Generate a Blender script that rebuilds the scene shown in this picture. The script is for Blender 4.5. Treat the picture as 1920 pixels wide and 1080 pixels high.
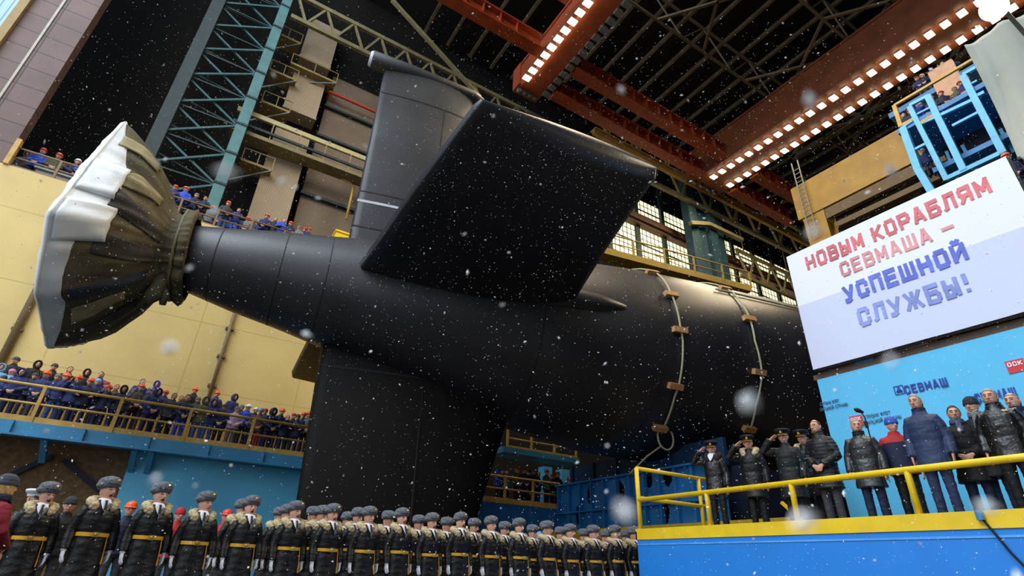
import bpy, bmesh, math, random
import numpy as np
from mathutils import Vector, Matrix, noise as mnoise

for _o in list(bpy.data.objects):
    bpy.data.objects.remove(_o)
scene = bpy.context.scene
COL = scene.collection
random.seed(11)
R = math.radians

# ------------------------------------------------------------------ camera
FPX, PITCH, ROLL, YAW, EYE = 999.8, R(27.902), R(2.277), R(30.987), 0.85
_f = Vector((math.sin(YAW) * math.cos(PITCH), math.cos(YAW) * math.cos(PITCH), math.sin(PITCH)))
_r = Vector((math.cos(YAW), -math.sin(YAW), 0))
_u = _r.cross(_f)
CR = _r * math.cos(ROLL) + _u * math.sin(ROLL)
CU = -_r * math.sin(ROLL) + _u * math.cos(ROLL)
CF = _f
cam_data = bpy.data.cameras.new('camera')
cam = bpy.data.objects.new('camera', cam_data)
COL.objects.link(cam)
cam.matrix_world = Matrix(((CR.x, CU.x, -CF.x, 0), (CR.y, CU.y, -CF.y, 0), (CR.z, CU.z, -CF.z, EYE), (0, 0, 0, 1)))
cam_data.sensor_width = 36.0
cam_data.lens = FPX / 1920 * 36
cam_data.clip_start, cam_data.clip_end = 0.05, 500
cam_data.dof.use_dof = True
cam_data.dof.focus_distance = 14.0
cam_data.dof.aperture_fstop = 3.2
scene.camera = cam

# ------------------------------------------------------------------ world, exposure, large lights
world = bpy.data.worlds.new('overcast_sky')
scene.world = world
world.use_nodes = True
_bg = world.node_tree.nodes['Background']
_bg.inputs[0].default_value = (0.80, 0.90, 1.0, 1)
_bg.inputs[1].default_value = 0.8
scene.view_settings.view_transform = 'Standard'
scene.view_settings.look = 'None'
scene.view_settings.exposure = 0.62
scene.view_settings.gamma = 1.0
scene.cycles.use_denoising = True
scene.cycles.max_bounces = 6
scene.cycles.sample_clamp_indirect = 4.0


def area_light(name, loc, aim, sx, sy, watts, color):
    l = bpy.data.lights.new(name, 'AREA')
    l.shape, l.size, l.size_y, l.energy, l.color = 'RECTANGLE', sx, sy, watts, color
    o = bpy.data.objects.new(name, l)
    COL.objects.link(o)
    o.location = loc
    o.rotation_euler = (Vector(aim) - Vector(loc)).to_track_quat('-Z', 'Y').to_euler()
    return o


# daylight coming in through the open end of the hall
area_light('daylight_gate', (-26, 6, 44), (3, 18, 8), 34, 34, 15000, (0.84, 0.92, 1.0))
# the lamp rows under the two crane bridges
area_light('lamp_glow', (17.7, 14, 39.6), (17.7, 14, 0), 1.2, 26, 4200, (1.0, 0.80, 0.52))
area_light('lamp_glow', (43.5, 12, 39.6), (43.5, 12, 0), 3.0, 34, 6500, (1.0, 0.80, 0.52))


# ------------------------------------------------------------------ helpers
def at(x, y, **k):
    """world point on the plane X=, Y= or Z= that this pixel of the photograph looks at"""
    d = CR * ((x - 960) / FPX) + CU * ((540 - y) / FPX) + CF
    a, v = list(k.items())[0]
    i = 'XYZ'.index(a)
    o = Vector((0, 0, EYE))
    return o + d * ((v - o[i]) / d[i])


def rgb(r, g, b):
    return tuple((c / 255 / 12.92) if c / 255 <= 0.04045 else ((c / 255 + 0.055) / 1.055) ** 2.4 for c in (r, g, b)) + (1,)


MATS = {}


def mat(name, color, rough=0.6, metal=0.0, var=0.12, scale=3.0, bump=0.0, bscale=20.0, spec=0.5, coat=0.0):
    if name in MATS:
        return MATS[name]
    m = bpy.data.materials.new(name)
    m.use_nodes = True
    nt = m.node_tree
    b = nt.nodes['Principled BSDF']
    b.inputs['Roughness'].default_value = rough
    b.inputs['Metallic'].default_value = metal
    b.inputs['Specular IOR Level'].default_value = spec
    b.inputs['Coat Weight'].default_value = coat
    if len(color) == 3:
        color = rgb(*color)
    if var:
        tc = nt.nodes.new('ShaderNodeTexCoord')
        n = nt.nodes.new('ShaderNodeTexNoise')
        n.inputs['Scale'].default_value = scale
        n.inputs['Detail'].default_value = 5
        nt.links.new(tc.outputs['Object'], n.inputs['Vector'])
        rmp = nt.nodes.new('ShaderNodeValToRGB')
        rmp.color_ramp.elements[0].position = 0.32
        rmp.color_ramp.elements[1].position = 0.68
        rmp.color_ramp.elements[0].color = tuple(c * (1 - var) for c in color[:3]) + (1,)
        rmp.color_ramp.elements[1].color = tuple(min(1, c * (1 + var)) for c in color[:3]) + (1,)
        nt.links.new(n.outputs['Fac'], rmp.inputs['Fac'])
        nt.links.new(rmp.outputs['Color'], b.inputs['Base Color'])
    else:
        b.inputs['Base Color'].default_value = color
    if bump:
        tc2 = nt.nodes.new('ShaderNodeTexCoord')
        n2 = nt.nodes.new('ShaderNodeTexNoise')
        n2.inputs['Scale'].default_value = bscale
        n2.inputs['Detail'].default_value = 4
        bp = nt.nodes.new('ShaderNodeBump')
        bp.inputs['Strength'].default_value = bump
        bp.inputs['Distance'].default_value = 0.02
        nt.links.new(tc2.outputs['Object'], n2.inputs['Vector'])
        nt.links.new(n2.outputs['Fac'], bp.inputs['Height'])
        nt.links.new(bp.outputs['Normal'], b.inputs['Normal'])
    MATS[name] = m
    return m


def glow(name, color, strength):
    m = bpy.data.materials.new(name)
    m.use_nodes = True
    nt = m.node_tree
    nt.nodes.remove(nt.nodes['Principled BSDF'])
    e = nt.nodes.new('ShaderNodeEmission')
    e.inputs[0].default_value = color
    e.inputs[1].default_value = strength
    nt.links.new(e.outputs[0], nt.nodes['Material Output'].inputs[0])
    m.cycles.emission_sampling = 'NONE'
    MATS[name] = m
    return m


def grid_mat(name, color, seam, dx, dz, w, rough=0.6, var=0.15, axis='X', scale=1.5):
    """panels with darker seams or groove stripes every dx (along X or Y) and dz (up)"""
    m = mat(name, color, rough, 0, var, scale)
    nt = m.node_tree
    b = nt.nodes['Principled BSDF']
    src = b.inputs['Base Color'].links[0].from_socket
    tc = nt.nodes.new('ShaderNodeTexCoord')
    sp = nt.nodes.new('ShaderNodeSeparateXYZ')
    nt.links.new(tc.outputs['Object'], sp.inputs[0])
    fac = None
    for out, d in ((axis, dx), ('Z', dz)):
        if not d:
            continue
        mm = nt.nodes.new('ShaderNodeMath'); mm.operation = 'DIVIDE'; mm.inputs[1].default_value = d
        nt.links.new(sp.outputs[out], mm.inputs[0])
        fr = nt.nodes.new('ShaderNodeMath'); fr.operation = 'FRACT'
        nt.links.new(mm.outputs[0], fr.inputs[0])
        lt = nt.nodes.new('ShaderNodeMath'); lt.operation = 'LESS_THAN'; lt.inputs[1].default_value = w / d
        nt.links.new(fr.outputs[0], lt.inputs[0])
        if fac is None:
            fac = lt
        else:
            mx = nt.nodes.new('ShaderNodeMath'); mx.operation = 'MAXIMUM'
            nt.links.new(fac.outputs[0], mx.inputs[0]); nt.links.new(lt.outputs[0], mx.inputs[1])
            fac = mx
    mix = nt.nodes.new('ShaderNodeMixRGB')
    nt.links.new(fac.outputs[0], mix.inputs[0])
    nt.links.new(src, mix.inputs[1])
    mix.inputs[2].default_value = rgb(*seam)
    nt.links.new(mix.outputs[0], b.inputs['Base Color'])
    return m


class MB:
    """collects simple solids; build() links them as ONE mesh object"""
    def __init__(s):
        s.v, s.f, s.m = [], [], []
        s.cur = 0

    def add(s, vs, fs):
        o = len(s.v)
        s.v += [Vector(p) for p in vs]
        s.f += [tuple(i + o for i in f) for f in fs]
        s.m += [s.cur] * len(fs)

    def box(s, lo, hi):
        (a, b, c), (d, e, g) = lo, hi
        s.add([(a, b, c), (d, b, c), (d, e, c), (a, e, c), (a, b, g), (d, b, g), (d, e, g), (a, e, g)],
              [(0, 3, 2, 1), (4, 5, 6, 7), (0, 1, 5, 4), (1, 2, 6, 5), (2, 3, 7, 6), (3, 0, 4, 7)])

    def bar(s, p, q, w, h=None, up=(0, 0, 1)):
        h = w if h is None else h
        p, q = Vector(p), Vector(q)
        d = (q - p).normalized()
        x = d.cross(Vector(up))
        if x.length < 1e-3:
            x = d.cross(Vector((0, 1, 0)))
        x.normalize()
        y = x.cross(d)
        vs = []
        for c in (p, q):
            for sx, sy in ((-1, -1), (1, -1), (1, 1), (-1, 1)):
                vs.append(c + x * (w / 2 * sx) + y * (h / 2 * sy))
        s.add(vs, [(0, 3, 2, 1), (4, 5, 6, 7), (0, 1, 5, 4), (1, 2, 6, 5), (2, 3, 7, 6), (3, 0, 4, 7)])

    def loft(s, rings, cap=True, closed=True):
        n = len(rings[0])
        vs = [p for r in rings for p in r]
        fs = []
        for i in range(len(rings) - 1):
            for j in range(n if closed else n - 1):
                k = (j + 1) % n
                fs.append((i * n + j, i * n + k, (i + 1) * n + k, (i + 1) * n + j))
        if cap:
            fs.append(tuple(range(n - 1, -1, -1)))
            fs.append(tuple((len(rings) - 1) * n + j for j in range(n)))
        s.add(vs, fs)

    def path(s, pts, r, n=8, flat=1.0, side=None):
        """tube along points; r a number or one radius per point"""
        pts = [Vector(p) for p in pts]
        rs = r if isinstance(r, (list, tuple)) else [r] * len(pts)
        rings = []
        ref = None
        for i, p in enumerate(pts):
            d = (pts[min(i + 1, len(pts) - 1)] - pts[max(i - 1, 0)]).normalized()
            if ref is None:
                ref = Vector(side) if side is not None else (Vector((0, 0, 1)) if abs(d.z) < 0.9 else Vector((1, 0, 0)))
            x = (ref - d * ref.dot(d))
            x.normalize()
            ref = x
            y = d.cross(x)
            rr = rs[i]
            ra, rb = rr if isinstance(rr, tuple) else (rr, rr * flat)
            rings.append([p + x * (ra * math.cos(2 * math.pi * k / n)) + y * (rb * math.sin(2 * math.pi * k / n)) for k in range(n)])
        s.loft(rings)

    def ell(s, c, rx, ry, rz, nu=16, nv=10, fn=None):
        c = Vector(c)
        vs = [c + Vector((0, 0, -rz))]
        for i in range(1, nv):
            t = -math.pi / 2 + math.pi * i / nv
            for j in range(nu):
                a = 2 * math.pi * j / nu
                vs.append(c + Vector((rx * math.cos(t) * math.cos(a), ry * math.cos(t) * math.sin(a), rz * math.sin(t))))
        vs.append(c + Vector((0, 0, rz)))
        if fn:
            vs = [c + Vector(fn(*(p - c))) for p in vs]
        fs = []
        for j in range(nu):
            fs.append((0, 1 + (j + 1) % nu, 1 + j))
        for i in range(nv - 2):
            for j in range(nu):
                a, b = 1 + i * nu + j, 1 + i * nu + (j + 1) % nu
                fs.append((a, b, b + nu, a + nu))
        L = len(vs) - 1
        for j in range(nu):
            a, b = 1 + (nv - 2) * nu + j, 1 + (nv - 2) * nu + (j + 1) % nu
            fs.append((a, b, L))
        s.add(vs, fs)

    def mesh(s, name, off=(0, 0, 0), smooth=False):
        off = Vector(off)
        me = bpy.data.meshes.new(name)
        me.from_pydata([tuple(p - off) for p in s.v], [], s.f)
        me.polygons.foreach_set('material_index', s.m)
        if smooth:
            me.polygons.foreach_set('use_smooth', [True] * len(me.polygons))
        me.validate()
        bm = bmesh.new(); bm.from_mesh(me)
        bmesh.ops.recalc_face_normals(bm, faces=bm.faces)
        bm.to_mesh(me); bm.free()
        return me

    def center(s):
        xs = [p.x for p in s.v]; ys = [p.y for p in s.v]; zs = [p.z for p in s.v]
        return Vector(((min(xs) + max(xs)) / 2, (min(ys) + max(ys)) / 2, min(zs)))


def tag(o, label, cat, group=None):
    o['label'] = label
    o['category'] = cat
    if group:
        o['group'] = group
    return o


def thing(name, label, cat, loc, group=None, rotz=0):
    o = bpy.data.objects.new(name, None)
    o.empty_display_size = 0.2
    COL.objects.link(o)
    o.location = loc
    o.rotation_euler = (0, 0, rotz)
    return tag(o, label, cat, group)


def put(name, me, mats, parent=None, loc=None):
    o = bpy.data.objects.new(name, me)
    COL.objects.link(o)
    mats = mats if isinstance(mats, (list, tuple)) else [mats]
    if not me.materials:
        for m in mats:
            me.materials.append(m)
    if parent is not None:
        o.parent = parent
    if loc is not None:
        o.location = loc
    return o


def part(mb, name, mats, root, top=None, smooth=False, bevel=0):
    """a part (or sub-part) given in world coordinates; root is its parent, top the thing it belongs to"""
    t = top or root
    o = put(name, mb.mesh(name, t.location, smooth), mats, root)
    if bevel:
        bv = o.modifiers.new('bevel', 'BEVEL'); bv.width = bevel; bv.segments = 2
    return o


def solo(mb, name, mats, label, cat, group=None, smooth=False):
    c = mb.center()
    o = put(name, mb.mesh(name, c, smooth), mats, None, c)
    return tag(o, label, cat, group)


def struct(mb, name, mats, smooth=False):
    c = mb.center()
    o = put(name, mb.mesh(name, c, smooth), mats, None, c)
    o['kind'] = 'structure'
    return o


def copy_tree(o, parent=None):
    c = o.copy(); COL.objects.link(c)
    c.parent = parent
    for ch in list(o.children):
        copy_tree(ch, c)
    return c
# ------------------------------------------------------------------ materials
M_dark = mat('near_black_brown_steel', (17, 15, 12), 0.95, 0, 0.25, 0.4, 0, 20, 0.2)  # near-black brown with slight mottling, for the hall walls
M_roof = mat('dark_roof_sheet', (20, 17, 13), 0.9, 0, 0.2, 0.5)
M_roofsteel = mat('dusty_roof_steel', (116, 100, 76), 0.75, 0, 0.25, 1.0)
M_orange = mat('rust_orange_paint', (158, 62, 22), 0.5, 0, 0.22, 1.2)
M_orange_dark = mat('worn_orange_paint', (120, 60, 28), 0.55, 0, 0.2, 0.8)
M_orange_mid = mat('faded_orange_paint', (158, 72, 38), 0.55, 0, 0.2, 0.8)
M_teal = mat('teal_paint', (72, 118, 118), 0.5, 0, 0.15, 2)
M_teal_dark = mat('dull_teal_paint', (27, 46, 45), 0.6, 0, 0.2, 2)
M_teal_brace = mat('teal_brace_paint', (46, 88, 90), 0.6, 0, 0.2, 2)
M_olive = mat('olive_yellow_steel', (122, 112, 76), 0.65, 0, 0.2, 2)
M_yellow = mat('yellow_safety_paint', (246, 204, 30), 0.45, 0, 0.08, 3)
M_ochre = mat('worn_ochre_paint', (196, 156, 76), 0.55, 0, 0.15, 3)
M_dullochre = mat('dull_ochre_steel', (140, 118, 66), 0.6, 0, 0.2, 3)
M_blue = mat('light_blue_paint', (62, 138, 178), 0.5, 0, 0.12, 1.0)
M_blue_pod = mat('bright_blue_paint', (34, 134, 226), 0.5, 0, 0.05, 1.0)
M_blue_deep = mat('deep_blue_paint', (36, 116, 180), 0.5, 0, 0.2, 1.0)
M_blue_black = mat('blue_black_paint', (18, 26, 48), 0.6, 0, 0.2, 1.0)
M_sky_paint = mat('sky_blue_paint', (96, 186, 232), 0.5, 0, 0.1, 2.0)
M_black = mat('flat_black', (10, 10, 12), 0.7, 0, 0.1, 2)
M_concrete = mat('wet_concrete', (62, 59, 55), 0.6, 0, 0.25, 0.6, 0.3, 6)
M_wood = mat('raw_wood_block', (190, 140, 88), 0.7, 0, 0.2, 8)
M_rope = mat('pale_rope', (176, 168, 140), 0.8, 0, 0.1, 20)
M_steel = mat('grey_steel', (120, 122, 120), 0.5, 0.3, 0.15, 3)

# ------------------------------------------------------------------ hall shell
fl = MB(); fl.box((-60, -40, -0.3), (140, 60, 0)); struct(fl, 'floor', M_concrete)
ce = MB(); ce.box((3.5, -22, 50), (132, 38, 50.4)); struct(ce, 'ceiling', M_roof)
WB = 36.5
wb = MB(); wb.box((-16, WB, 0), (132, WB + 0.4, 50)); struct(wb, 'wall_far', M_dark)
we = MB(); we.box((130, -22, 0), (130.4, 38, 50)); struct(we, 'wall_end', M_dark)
wn = MB(); wn.box((-4, -22.4, 0), (132, -22, 50)); struct(wn, 'wall_near', M_dark)  # unseen side wall, carried out towards the gate to block low sky light

# yellow wall of the side building, with welded seams
M_ywall = grid_mat('cream_yellow_wall_paint', (216, 190, 120), (192, 166, 102), 5.3, 3.4, 0.05, 0.6, 0.10, 'X', 0.35)
YW = 29.5
yw = MB(); yw.box((-30, YW, 4.6), (7.6, YW + 3.5, 16.95)); struct(yw, 'wall_yellow', M_ywall)
for k, (a, b) in enumerate((((78, 523), (5, 675)), ((440, 580), (398, 730)))):
    p, q = at(*a, Y=YW - 0.12), at(*b, Y=YW - 0.12)
    p.x = q.x = (p.x + q.x) / 2
    p.z, q.z = (16.8, 6.0) if k == 0 else (13.6, 6.0)
    t = thing('drain_pipe', ('thick brown pipe running down the yellow wall behind the white propeller cover',
                             'thin brown pipe running down the yellow wall nearer the rudder')[k], 'pipe', q)
    w = MB(); w.path([p, q], 0.16 if k == 0 else 0.09); part(w, 'pipe', mat('brown_pipe', (112, 92, 62)), t, smooth=True)
    w = MB()
    for i in range(5):
        z = q.z + (p.z - q.z) * (i + 0.5) / 5
        w = MB(); w.box((q.x - 0.2, q.y - 0.05, z), (q.x + 0.2, q.y + 0.12, z + 0.12)); part(w, 'clamp', mat('brown_pipe', (112, 92, 62)), t)

# lower storey under the platform: dark panelling and a light blue wall
xbl = at(236, 885, Y=26.0).x
M_under = mat('brown_panelling', (122, 94, 60), 0.8, 0, 0.3, 6)
ub = MB(); ub.box((-30, 27.0, 0), (xbl, 27.3, 4.6)); struct(ub, 'wall_under', M_under)
ub = MB(); ub.box((xbl, 26.0, 0), (9.0, YW + 0.8, 4.45)); struct(ub, 'wall_blue', mat('blue_wall_paint', (100, 194, 234), 0.5, 0, 0.08, 0.6))
for k, (a, b) in enumerate((((22, 890), (98, 855)), ((118, 862), (186, 920)))):
    p, q = at(*a, Y=26.87), at(*b, Y=26.87)
    w = MB(); w.bar(p, q, 0.17, 0.17, (0, 1, 0))
    solo(w, 'diagonal_brace', M_blue_black, ('dark blue brace rising to the platform above the knit hat',
                                             'dark blue brace sloping down towards the officer with open mouth')[k], 'brace')

# open gate leaf: brown tiled facade above the yellow wall, with trim and pale blue sheeting
M_tile = grid_mat('mauve_brown_tile', (102, 78, 72), (34, 27, 25), 1.55, 1.15, 0.05, 0.6, 0.18, 'X', 0.8)
fc = MB(); fc.box((-13.0, YW, 16.95), (-10.5, YW + 0.8, 49.9)); struct(fc, 'wall_gate', M_tile)
w = MB(); w.box((-11.97, YW - 0.06, 16.95), (-11.87, YW - 0.005, 49.9)); struct(w, 'trim_1', mat('pale_trim', (176, 170, 160)))
w = MB(); w.box((-13.35, YW - 0.25, 16.95), (-13.0, YW + 0.5, 49.9)); struct(w, 'trim_2', mat('ochre_trim', (150, 122, 70)))
M_sheet = grid_mat('pale_blue_sheeting', (150, 186, 216), (90, 120, 150), 0.35, 0, 0.05, 0.5, 0.05, 'X')
w = MB(); w.box((-30, YW, 16.95), (-13.35, YW + 0.5, 49.9)); struct(w, 'wall_outer', M_sheet)


# ------------------------------------------------------------------ railings and platforms
def railing(root, pts, h, m, mid=True, toe=0.0, step=3.0, r=0.05, name='post', toe_m=None, tr=None):
    """top rail, middle rail, toe board and every post as its own part"""
    pts = [Vector(p) for p in pts]
    up = Vector((0, 0, 1))
    tr = tr or r
    w = MB(); w.path([p + up * h for p in pts], tr); part(w, 'top_rail', m, root, smooth=True)
    if mid:
        w = MB(); w.path([p + up * h * 0.5 for p in pts], tr * 0.8); part(w, 'middle_rail', m, root, smooth=True)
    if toe:
        w = MB()
        for a, b in zip(pts, pts[1:]):
            w.bar(a + up * toe / 2, b + up * toe / 2, 0.04, toe)
        part(w, 'toe_board', toe_m or m, root)
    for a, b in zip(pts, pts[1:]):
        n = max(1, round((b - a).length / step))
        for i in range(n + 1):
            p = a.lerp(b, i / n)
            w = MB(); w.bar(p, p + up * (h + 0.02), r * 2, r * 2, (0, 1, 0)); part(w, name, m, root)


PY = 25.0
pf = thing('viewing_platform', 'long blue spectator platform with ochre railing along the yellow wall', 'platform', (-2, PY, 4.4))
w = MB(); w.box((-14, PY, 4.72), (7.4, YW, 4.86)); part(w, 'deck', M_steel, pf)
w = MB(); w.box((-14, PY - 0.06, 4.42), (7.4, PY + 0.1, 4.86)); w.box((-14, PY - 0.22, 4.36), (7.4, PY + 0.25, 4.42)); part(w, 'edge_beam', M_blue, pf)
for i in range(11):
    x = -13.2 + i * 2.05
    w = MB(); w.box((x, PY - 0.17, 4.42), (x + 0.07, PY - 0.06, 4.86)); part(w, 'stiffener', M_blue, pf)
for x in (at(252, 845, Y=PY).x, at(283, 850, Y=PY).x, at(85, 820, Y=PY).x):
    w = MB(); w.bar((x, PY + 0.1, 4.40), (x + 0.05, PY + 0.98, 3.75), 0.2, 0.2); part(w, 'bracket', M_blue, pf)
railing(pf, [(-14, PY, 4.86), (7.3, PY, 4.86)], 1.28, M_ochre, True, 0.2, 2.35, 0.055)
# stepped benches the back rows stand on
for k, (y0, y1, z) in enumerate(((26.3, 27.5, 5.25), (27.5, YW - 0.05, 5.9))):
    w = MB(); w.box((-9, y0, 4.86), (6.8, y1, z))
    solo(w, 'standing_step', M_ochre, ('low ochre step behind the front row of platform spectators', 'higher ochre step against the yellow wall behind the platform crowd')[k], 'step')

# gallery along the top of the yellow wall
GZ = 16.95
gl = thing('roof_gallery', 'brown gallery railing on top of the yellow wall behind the propeller cover', 'railing', (-3, YW, GZ))
railing(gl, [(-10.4, YW + 0.1, GZ), (5.6, YW + 0.1, GZ)], 1.1, mat('brown_rail', (134, 104, 72)), True, 0.12, 1.75, 0.05)
w = MB(); w.box((-10.5, YW - 0.1, GZ), (-10.3, YW + 0.2, GZ + 1.5)); part(w, 'end_post', M_ochre, gl)
p = at(640, 430, Y=YW + 0.5)
w = MB(); w.box((p.x - 0.3, YW + 0.3, GZ), (p.x + 1.2, YW + 1.2, GZ + 2.3)); w.box((p.x - 0.36, YW + 0.24, GZ + 2.3), (p.x + 1.26, YW + 1.26, GZ + 2.42))
solo(w, 'equipment_cabinet', M_yellow, 'small yellow cabinet on the gallery beside the upper tail fin', 'cabinet')
w = MB(); w.box((-9.6, YW + 0.9, GZ), (-7.6, YW + 1.3, GZ + 0.75)); w.box((-9.7, YW + 0.8, GZ + 0.75), (-7.5, YW + 1.4, GZ + 0.85))
solo(w, 'tool_bench', M_steel, 'grey bench on the gallery in front of the blue jacket group', 'bench')

# dock platform beyond the rudder
DP = thing('dock_platform', 'blue dock platform with ochre railing between the rudder and blue dock', 'platform', (16, 25, 4.0))
w = MB(); w.box((11.5, 25.0, 3.85), (18.6, 29, 4.0)); part(w, 'deck', M_steel, DP)
w = MB(); w.box((11.5, 24.9, 0.2), (18.6, 25.0, 3.84)); part(w, 'front_panel', M_blue_deep, DP)
for x in (13.3, 14.8, 16.5, 17.8):
    w = MB(); w.box((x, 24.8, 0.2), (x + 0.22, 24.9, 3.72)); part(w, 'panel_rib', M_blue_deep, DP)
railing(DP, [(11.6, 24.95, 3.95), (18.5, 24.95, 3.95)], 1.2, M_ochre, True, 0.16, 1.9, 0.055)
w = MB(); w.box((11.5, 24.85, 3.84), (18.6, 25.0, 3.97)); part(w, 'edge_beam', M_ochre, DP)
UP = thing('upper_dock_walkway', 'short blue walkway with ochre railing above the helmeted dock spectators', 'walkway', (17.3, 26, 6.5))
w = MB(); w.box((15.0, 25.2, 6.45), (20.2, 26.6, 6.75)); part(w, 'deck', M_blue, UP)
railing(UP, [(15.3, 25.3, 6.75), (20.0, 25.3, 6.75)], 1.0, M_ochre, True, 0.12, 1.5, 0.055)
for k, (px, py) in enumerate(((1024, 880), (1057, 885))):
    p = at(px, py, Y=27.5)
    w = MB(); w.box((p.x - 0.3, 27.3, 4.0), (p.x + 0.3, 27.9, 6.45)); w.box((p.x - 0.45, 27.2, 4.0), (p.x + 0.45, 28.0, 4.15))
    solo(w, 'dock_column', M_blue, ('bright blue column behind the green jacket dock spectator', 'bright blue column beside the pink jacket dock spectator')[k], 'column')

# launch dock: ribbed blue wall with oval holes under the hull
DX = 18.5
dk = thing('launch_dock', 'deep blue ribbed steel dock with oval holes under the submarine', 'dock', (DX, 19, 0))


def holed_panel(x, y0, y1, z0, z1, holes):
    """panel in the plane X=x facing -X with round-ended holes, built as one grid"""
    bm = bmesh.new()
    ny, nz = int((y1 - y0) / 0.06), int((z1 - z0) / 0.06)
    vs = [[bm.verts.new((x, y0 + (y1 - y0) * i / ny, z0 + (z1 - z0) * j / nz)) for j in range(nz + 1)] for i in range(ny + 1)]
    for i in range(ny):
        for j in range(nz):
            y, z = y0 + (y1 - y0) * (i + .5) / ny, z0 + (z1 - z0) * (j + .5) / nz
            if any(((y - hy) / 0.30) ** 2 + ((z - hz) / 0.48) ** 2 < 1 for hy, hz in holes):
                continue
            bm.faces.new((vs[i][j], vs[i][j + 1], vs[i + 1][j + 1], vs[i + 1][j]))
    r = bmesh.ops.extrude_face_region(bm, geom=bm.faces[:])
    for v in [g for g in r['geom'] if isinstance(g, bmesh.types.BMVert)]:
        v.co.x += 0.08
    loose = [v for v in bm.verts if not v.link_faces]
    bmesh.ops.delete(bm, geom=loose, context='VERTS')
    bmesh.ops.recalc_face_normals(bm, faces=bm.faces)
    return bm


hol = []
for px, py in ((1107, 928), (1162, 922), (1085, 966), (1195, 958), (1214, 895), (1250, 890), (1245, 960)):
    p = at(px, py, X=DX); hol.append((p.y, p.z))
bm = holed_panel(DX, 14.2, 25.0, 0.1, 5.0, hol)
me = bpy.data.meshes.new('face_panel'); bm.to_mesh(me); bm.free()
for v in me.vertices:
    v.co -= dk.location
put('face_panel', me, M_blue_deep, dk)
for i in range(12):
    y = 24.8 - i * 0.92
    w = MB(); w.box((DX - 0.22, y - 0.05, 0.1), (DX, y + 0.05, 5.0)); part(w, 'rib', M_blue_deep, dk)
for z in (3.6, 5.0, 1.9):
    w = MB(); w.box((DX - 0.3, 14.2, z - 0.04), (DX + 0.1, 25, z + 0.04)); part(w, 'stringer', M_blue_deep, dk)
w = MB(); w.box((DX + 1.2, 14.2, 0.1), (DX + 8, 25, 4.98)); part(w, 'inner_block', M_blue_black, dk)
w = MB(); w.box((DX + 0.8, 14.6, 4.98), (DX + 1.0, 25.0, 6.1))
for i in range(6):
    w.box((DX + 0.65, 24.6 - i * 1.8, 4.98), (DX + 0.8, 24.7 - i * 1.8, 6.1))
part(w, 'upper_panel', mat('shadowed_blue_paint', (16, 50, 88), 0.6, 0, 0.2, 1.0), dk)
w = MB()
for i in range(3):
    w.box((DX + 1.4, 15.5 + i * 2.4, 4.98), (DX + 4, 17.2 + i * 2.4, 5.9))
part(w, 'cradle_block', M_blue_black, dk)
zk = at(1120, 993, X=17.2).z
w = MB(); w.box((17.2, 10.9, zk - .45), (17.35, 24.5, zk)); w.box((17.2, 10.9, zk), (18.2, 24.5, zk + .05)); part(w, 'kerb', mat('yellow_kerb', (206, 170, 40)), dk)
gr = thing('floor_railing', 'thin grey railing in front of the blue dock behind the officers', 'railing', (15.5, 17, 0))
railing(gr, [(14.8, 18.2, 0), (15.6, 13.5, 0)], 2.05, M_steel, False, 0, 2.4, 0.03)

# ------------------------------------------------------------------ far side of the hall
# teal lattice tower
TY = 33.5
tt = thing('lattice_tower', 'tall teal lattice tower rising beyond the propeller cover', 'tower', (-4, TY, GZ))
xr, xl = at(470, 180, Y=TY).x, at(345, 150, Y=TY).x
for i, z in enumerate(np.arange(16.9, 49, 2.1)):
    pass
zs = [17.0 + 2.55 * i for i in range(13)]
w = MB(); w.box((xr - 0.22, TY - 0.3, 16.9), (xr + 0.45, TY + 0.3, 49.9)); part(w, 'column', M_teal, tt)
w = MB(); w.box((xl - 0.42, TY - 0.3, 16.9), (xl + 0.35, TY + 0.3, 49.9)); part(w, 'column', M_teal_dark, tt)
for z0, z1 in zip(zs, zs[1:]):
    w = MB(); w.box((xr - 0.26, TY - 0.36, z0 - 0.08), (xr + 0.49, TY + 0.36, z0 + 0.08)); part(w, 'collar', M_teal_dark, tt)
    w = MB(); w.bar((xl, TY, z0), (xr, TY, z1), 0.14); part(w, 'brace', M_teal_brace, tt)
    w = MB(); w.bar((xl, TY + 0.2, z1), (xr, TY + 0.2, z0), 0.14); part(w, 'brace', M_teal_brace, tt)
    w = MB(); w.bar((xl, TY + 0.1, z0), (xr, TY + 0.1, z0), 0.1); part(w, 'strut', M_teal_dark, tt)
    w = MB(); w.bar((xl, TY + 2.6, z1), (xr, TY + 0.2, z0), 0.1); part(w, 'strut', M_teal_dark, tt)

# corrugated column casing and brown wall panels
M_corr = grid_mat('beige_corrugated_sheet', (164, 144, 114), (136, 118, 92), 0.11, 0, 0.045, 0.6, 0.08, 'X')  # flat casing; shade of the grooves is painted as darker stripes
cy = WB - 1.3
x0, x1 = at(475, 370, Y=cy).x, at(545, 390, Y=cy).x
for k, (z0, z1) in enumerate(((16.9, 30.2), (31.8, 36.6), (37.6, 42.5))):
    w = MB(); w.box((x0, cy, z0), (x1, WB, z1))
    w.box((x0 - 0.05, cy - 0.06, z0), (x1 + 0.05, cy, z0 + 0.12))
    solo(w, 'column_casing', M_corr, ('beige corrugated column casing standing behind the gallery crowd',
                                      'beige corrugated casing panel between the two far walkways',
                                      'small beige casing panel above the upper far walkway')[k], 'casing')
M_bpanel = mat('dusty_brown_panel', (108, 92, 76), 0.8, 0, 0.25, 0.35)
pan = MB(); pan.box((x1 + 0.5, WB - 0.4, 16.9), (15, WB - 0.05, 38)); struct(pan, 'wall_panelled', M_bpanel)
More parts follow.
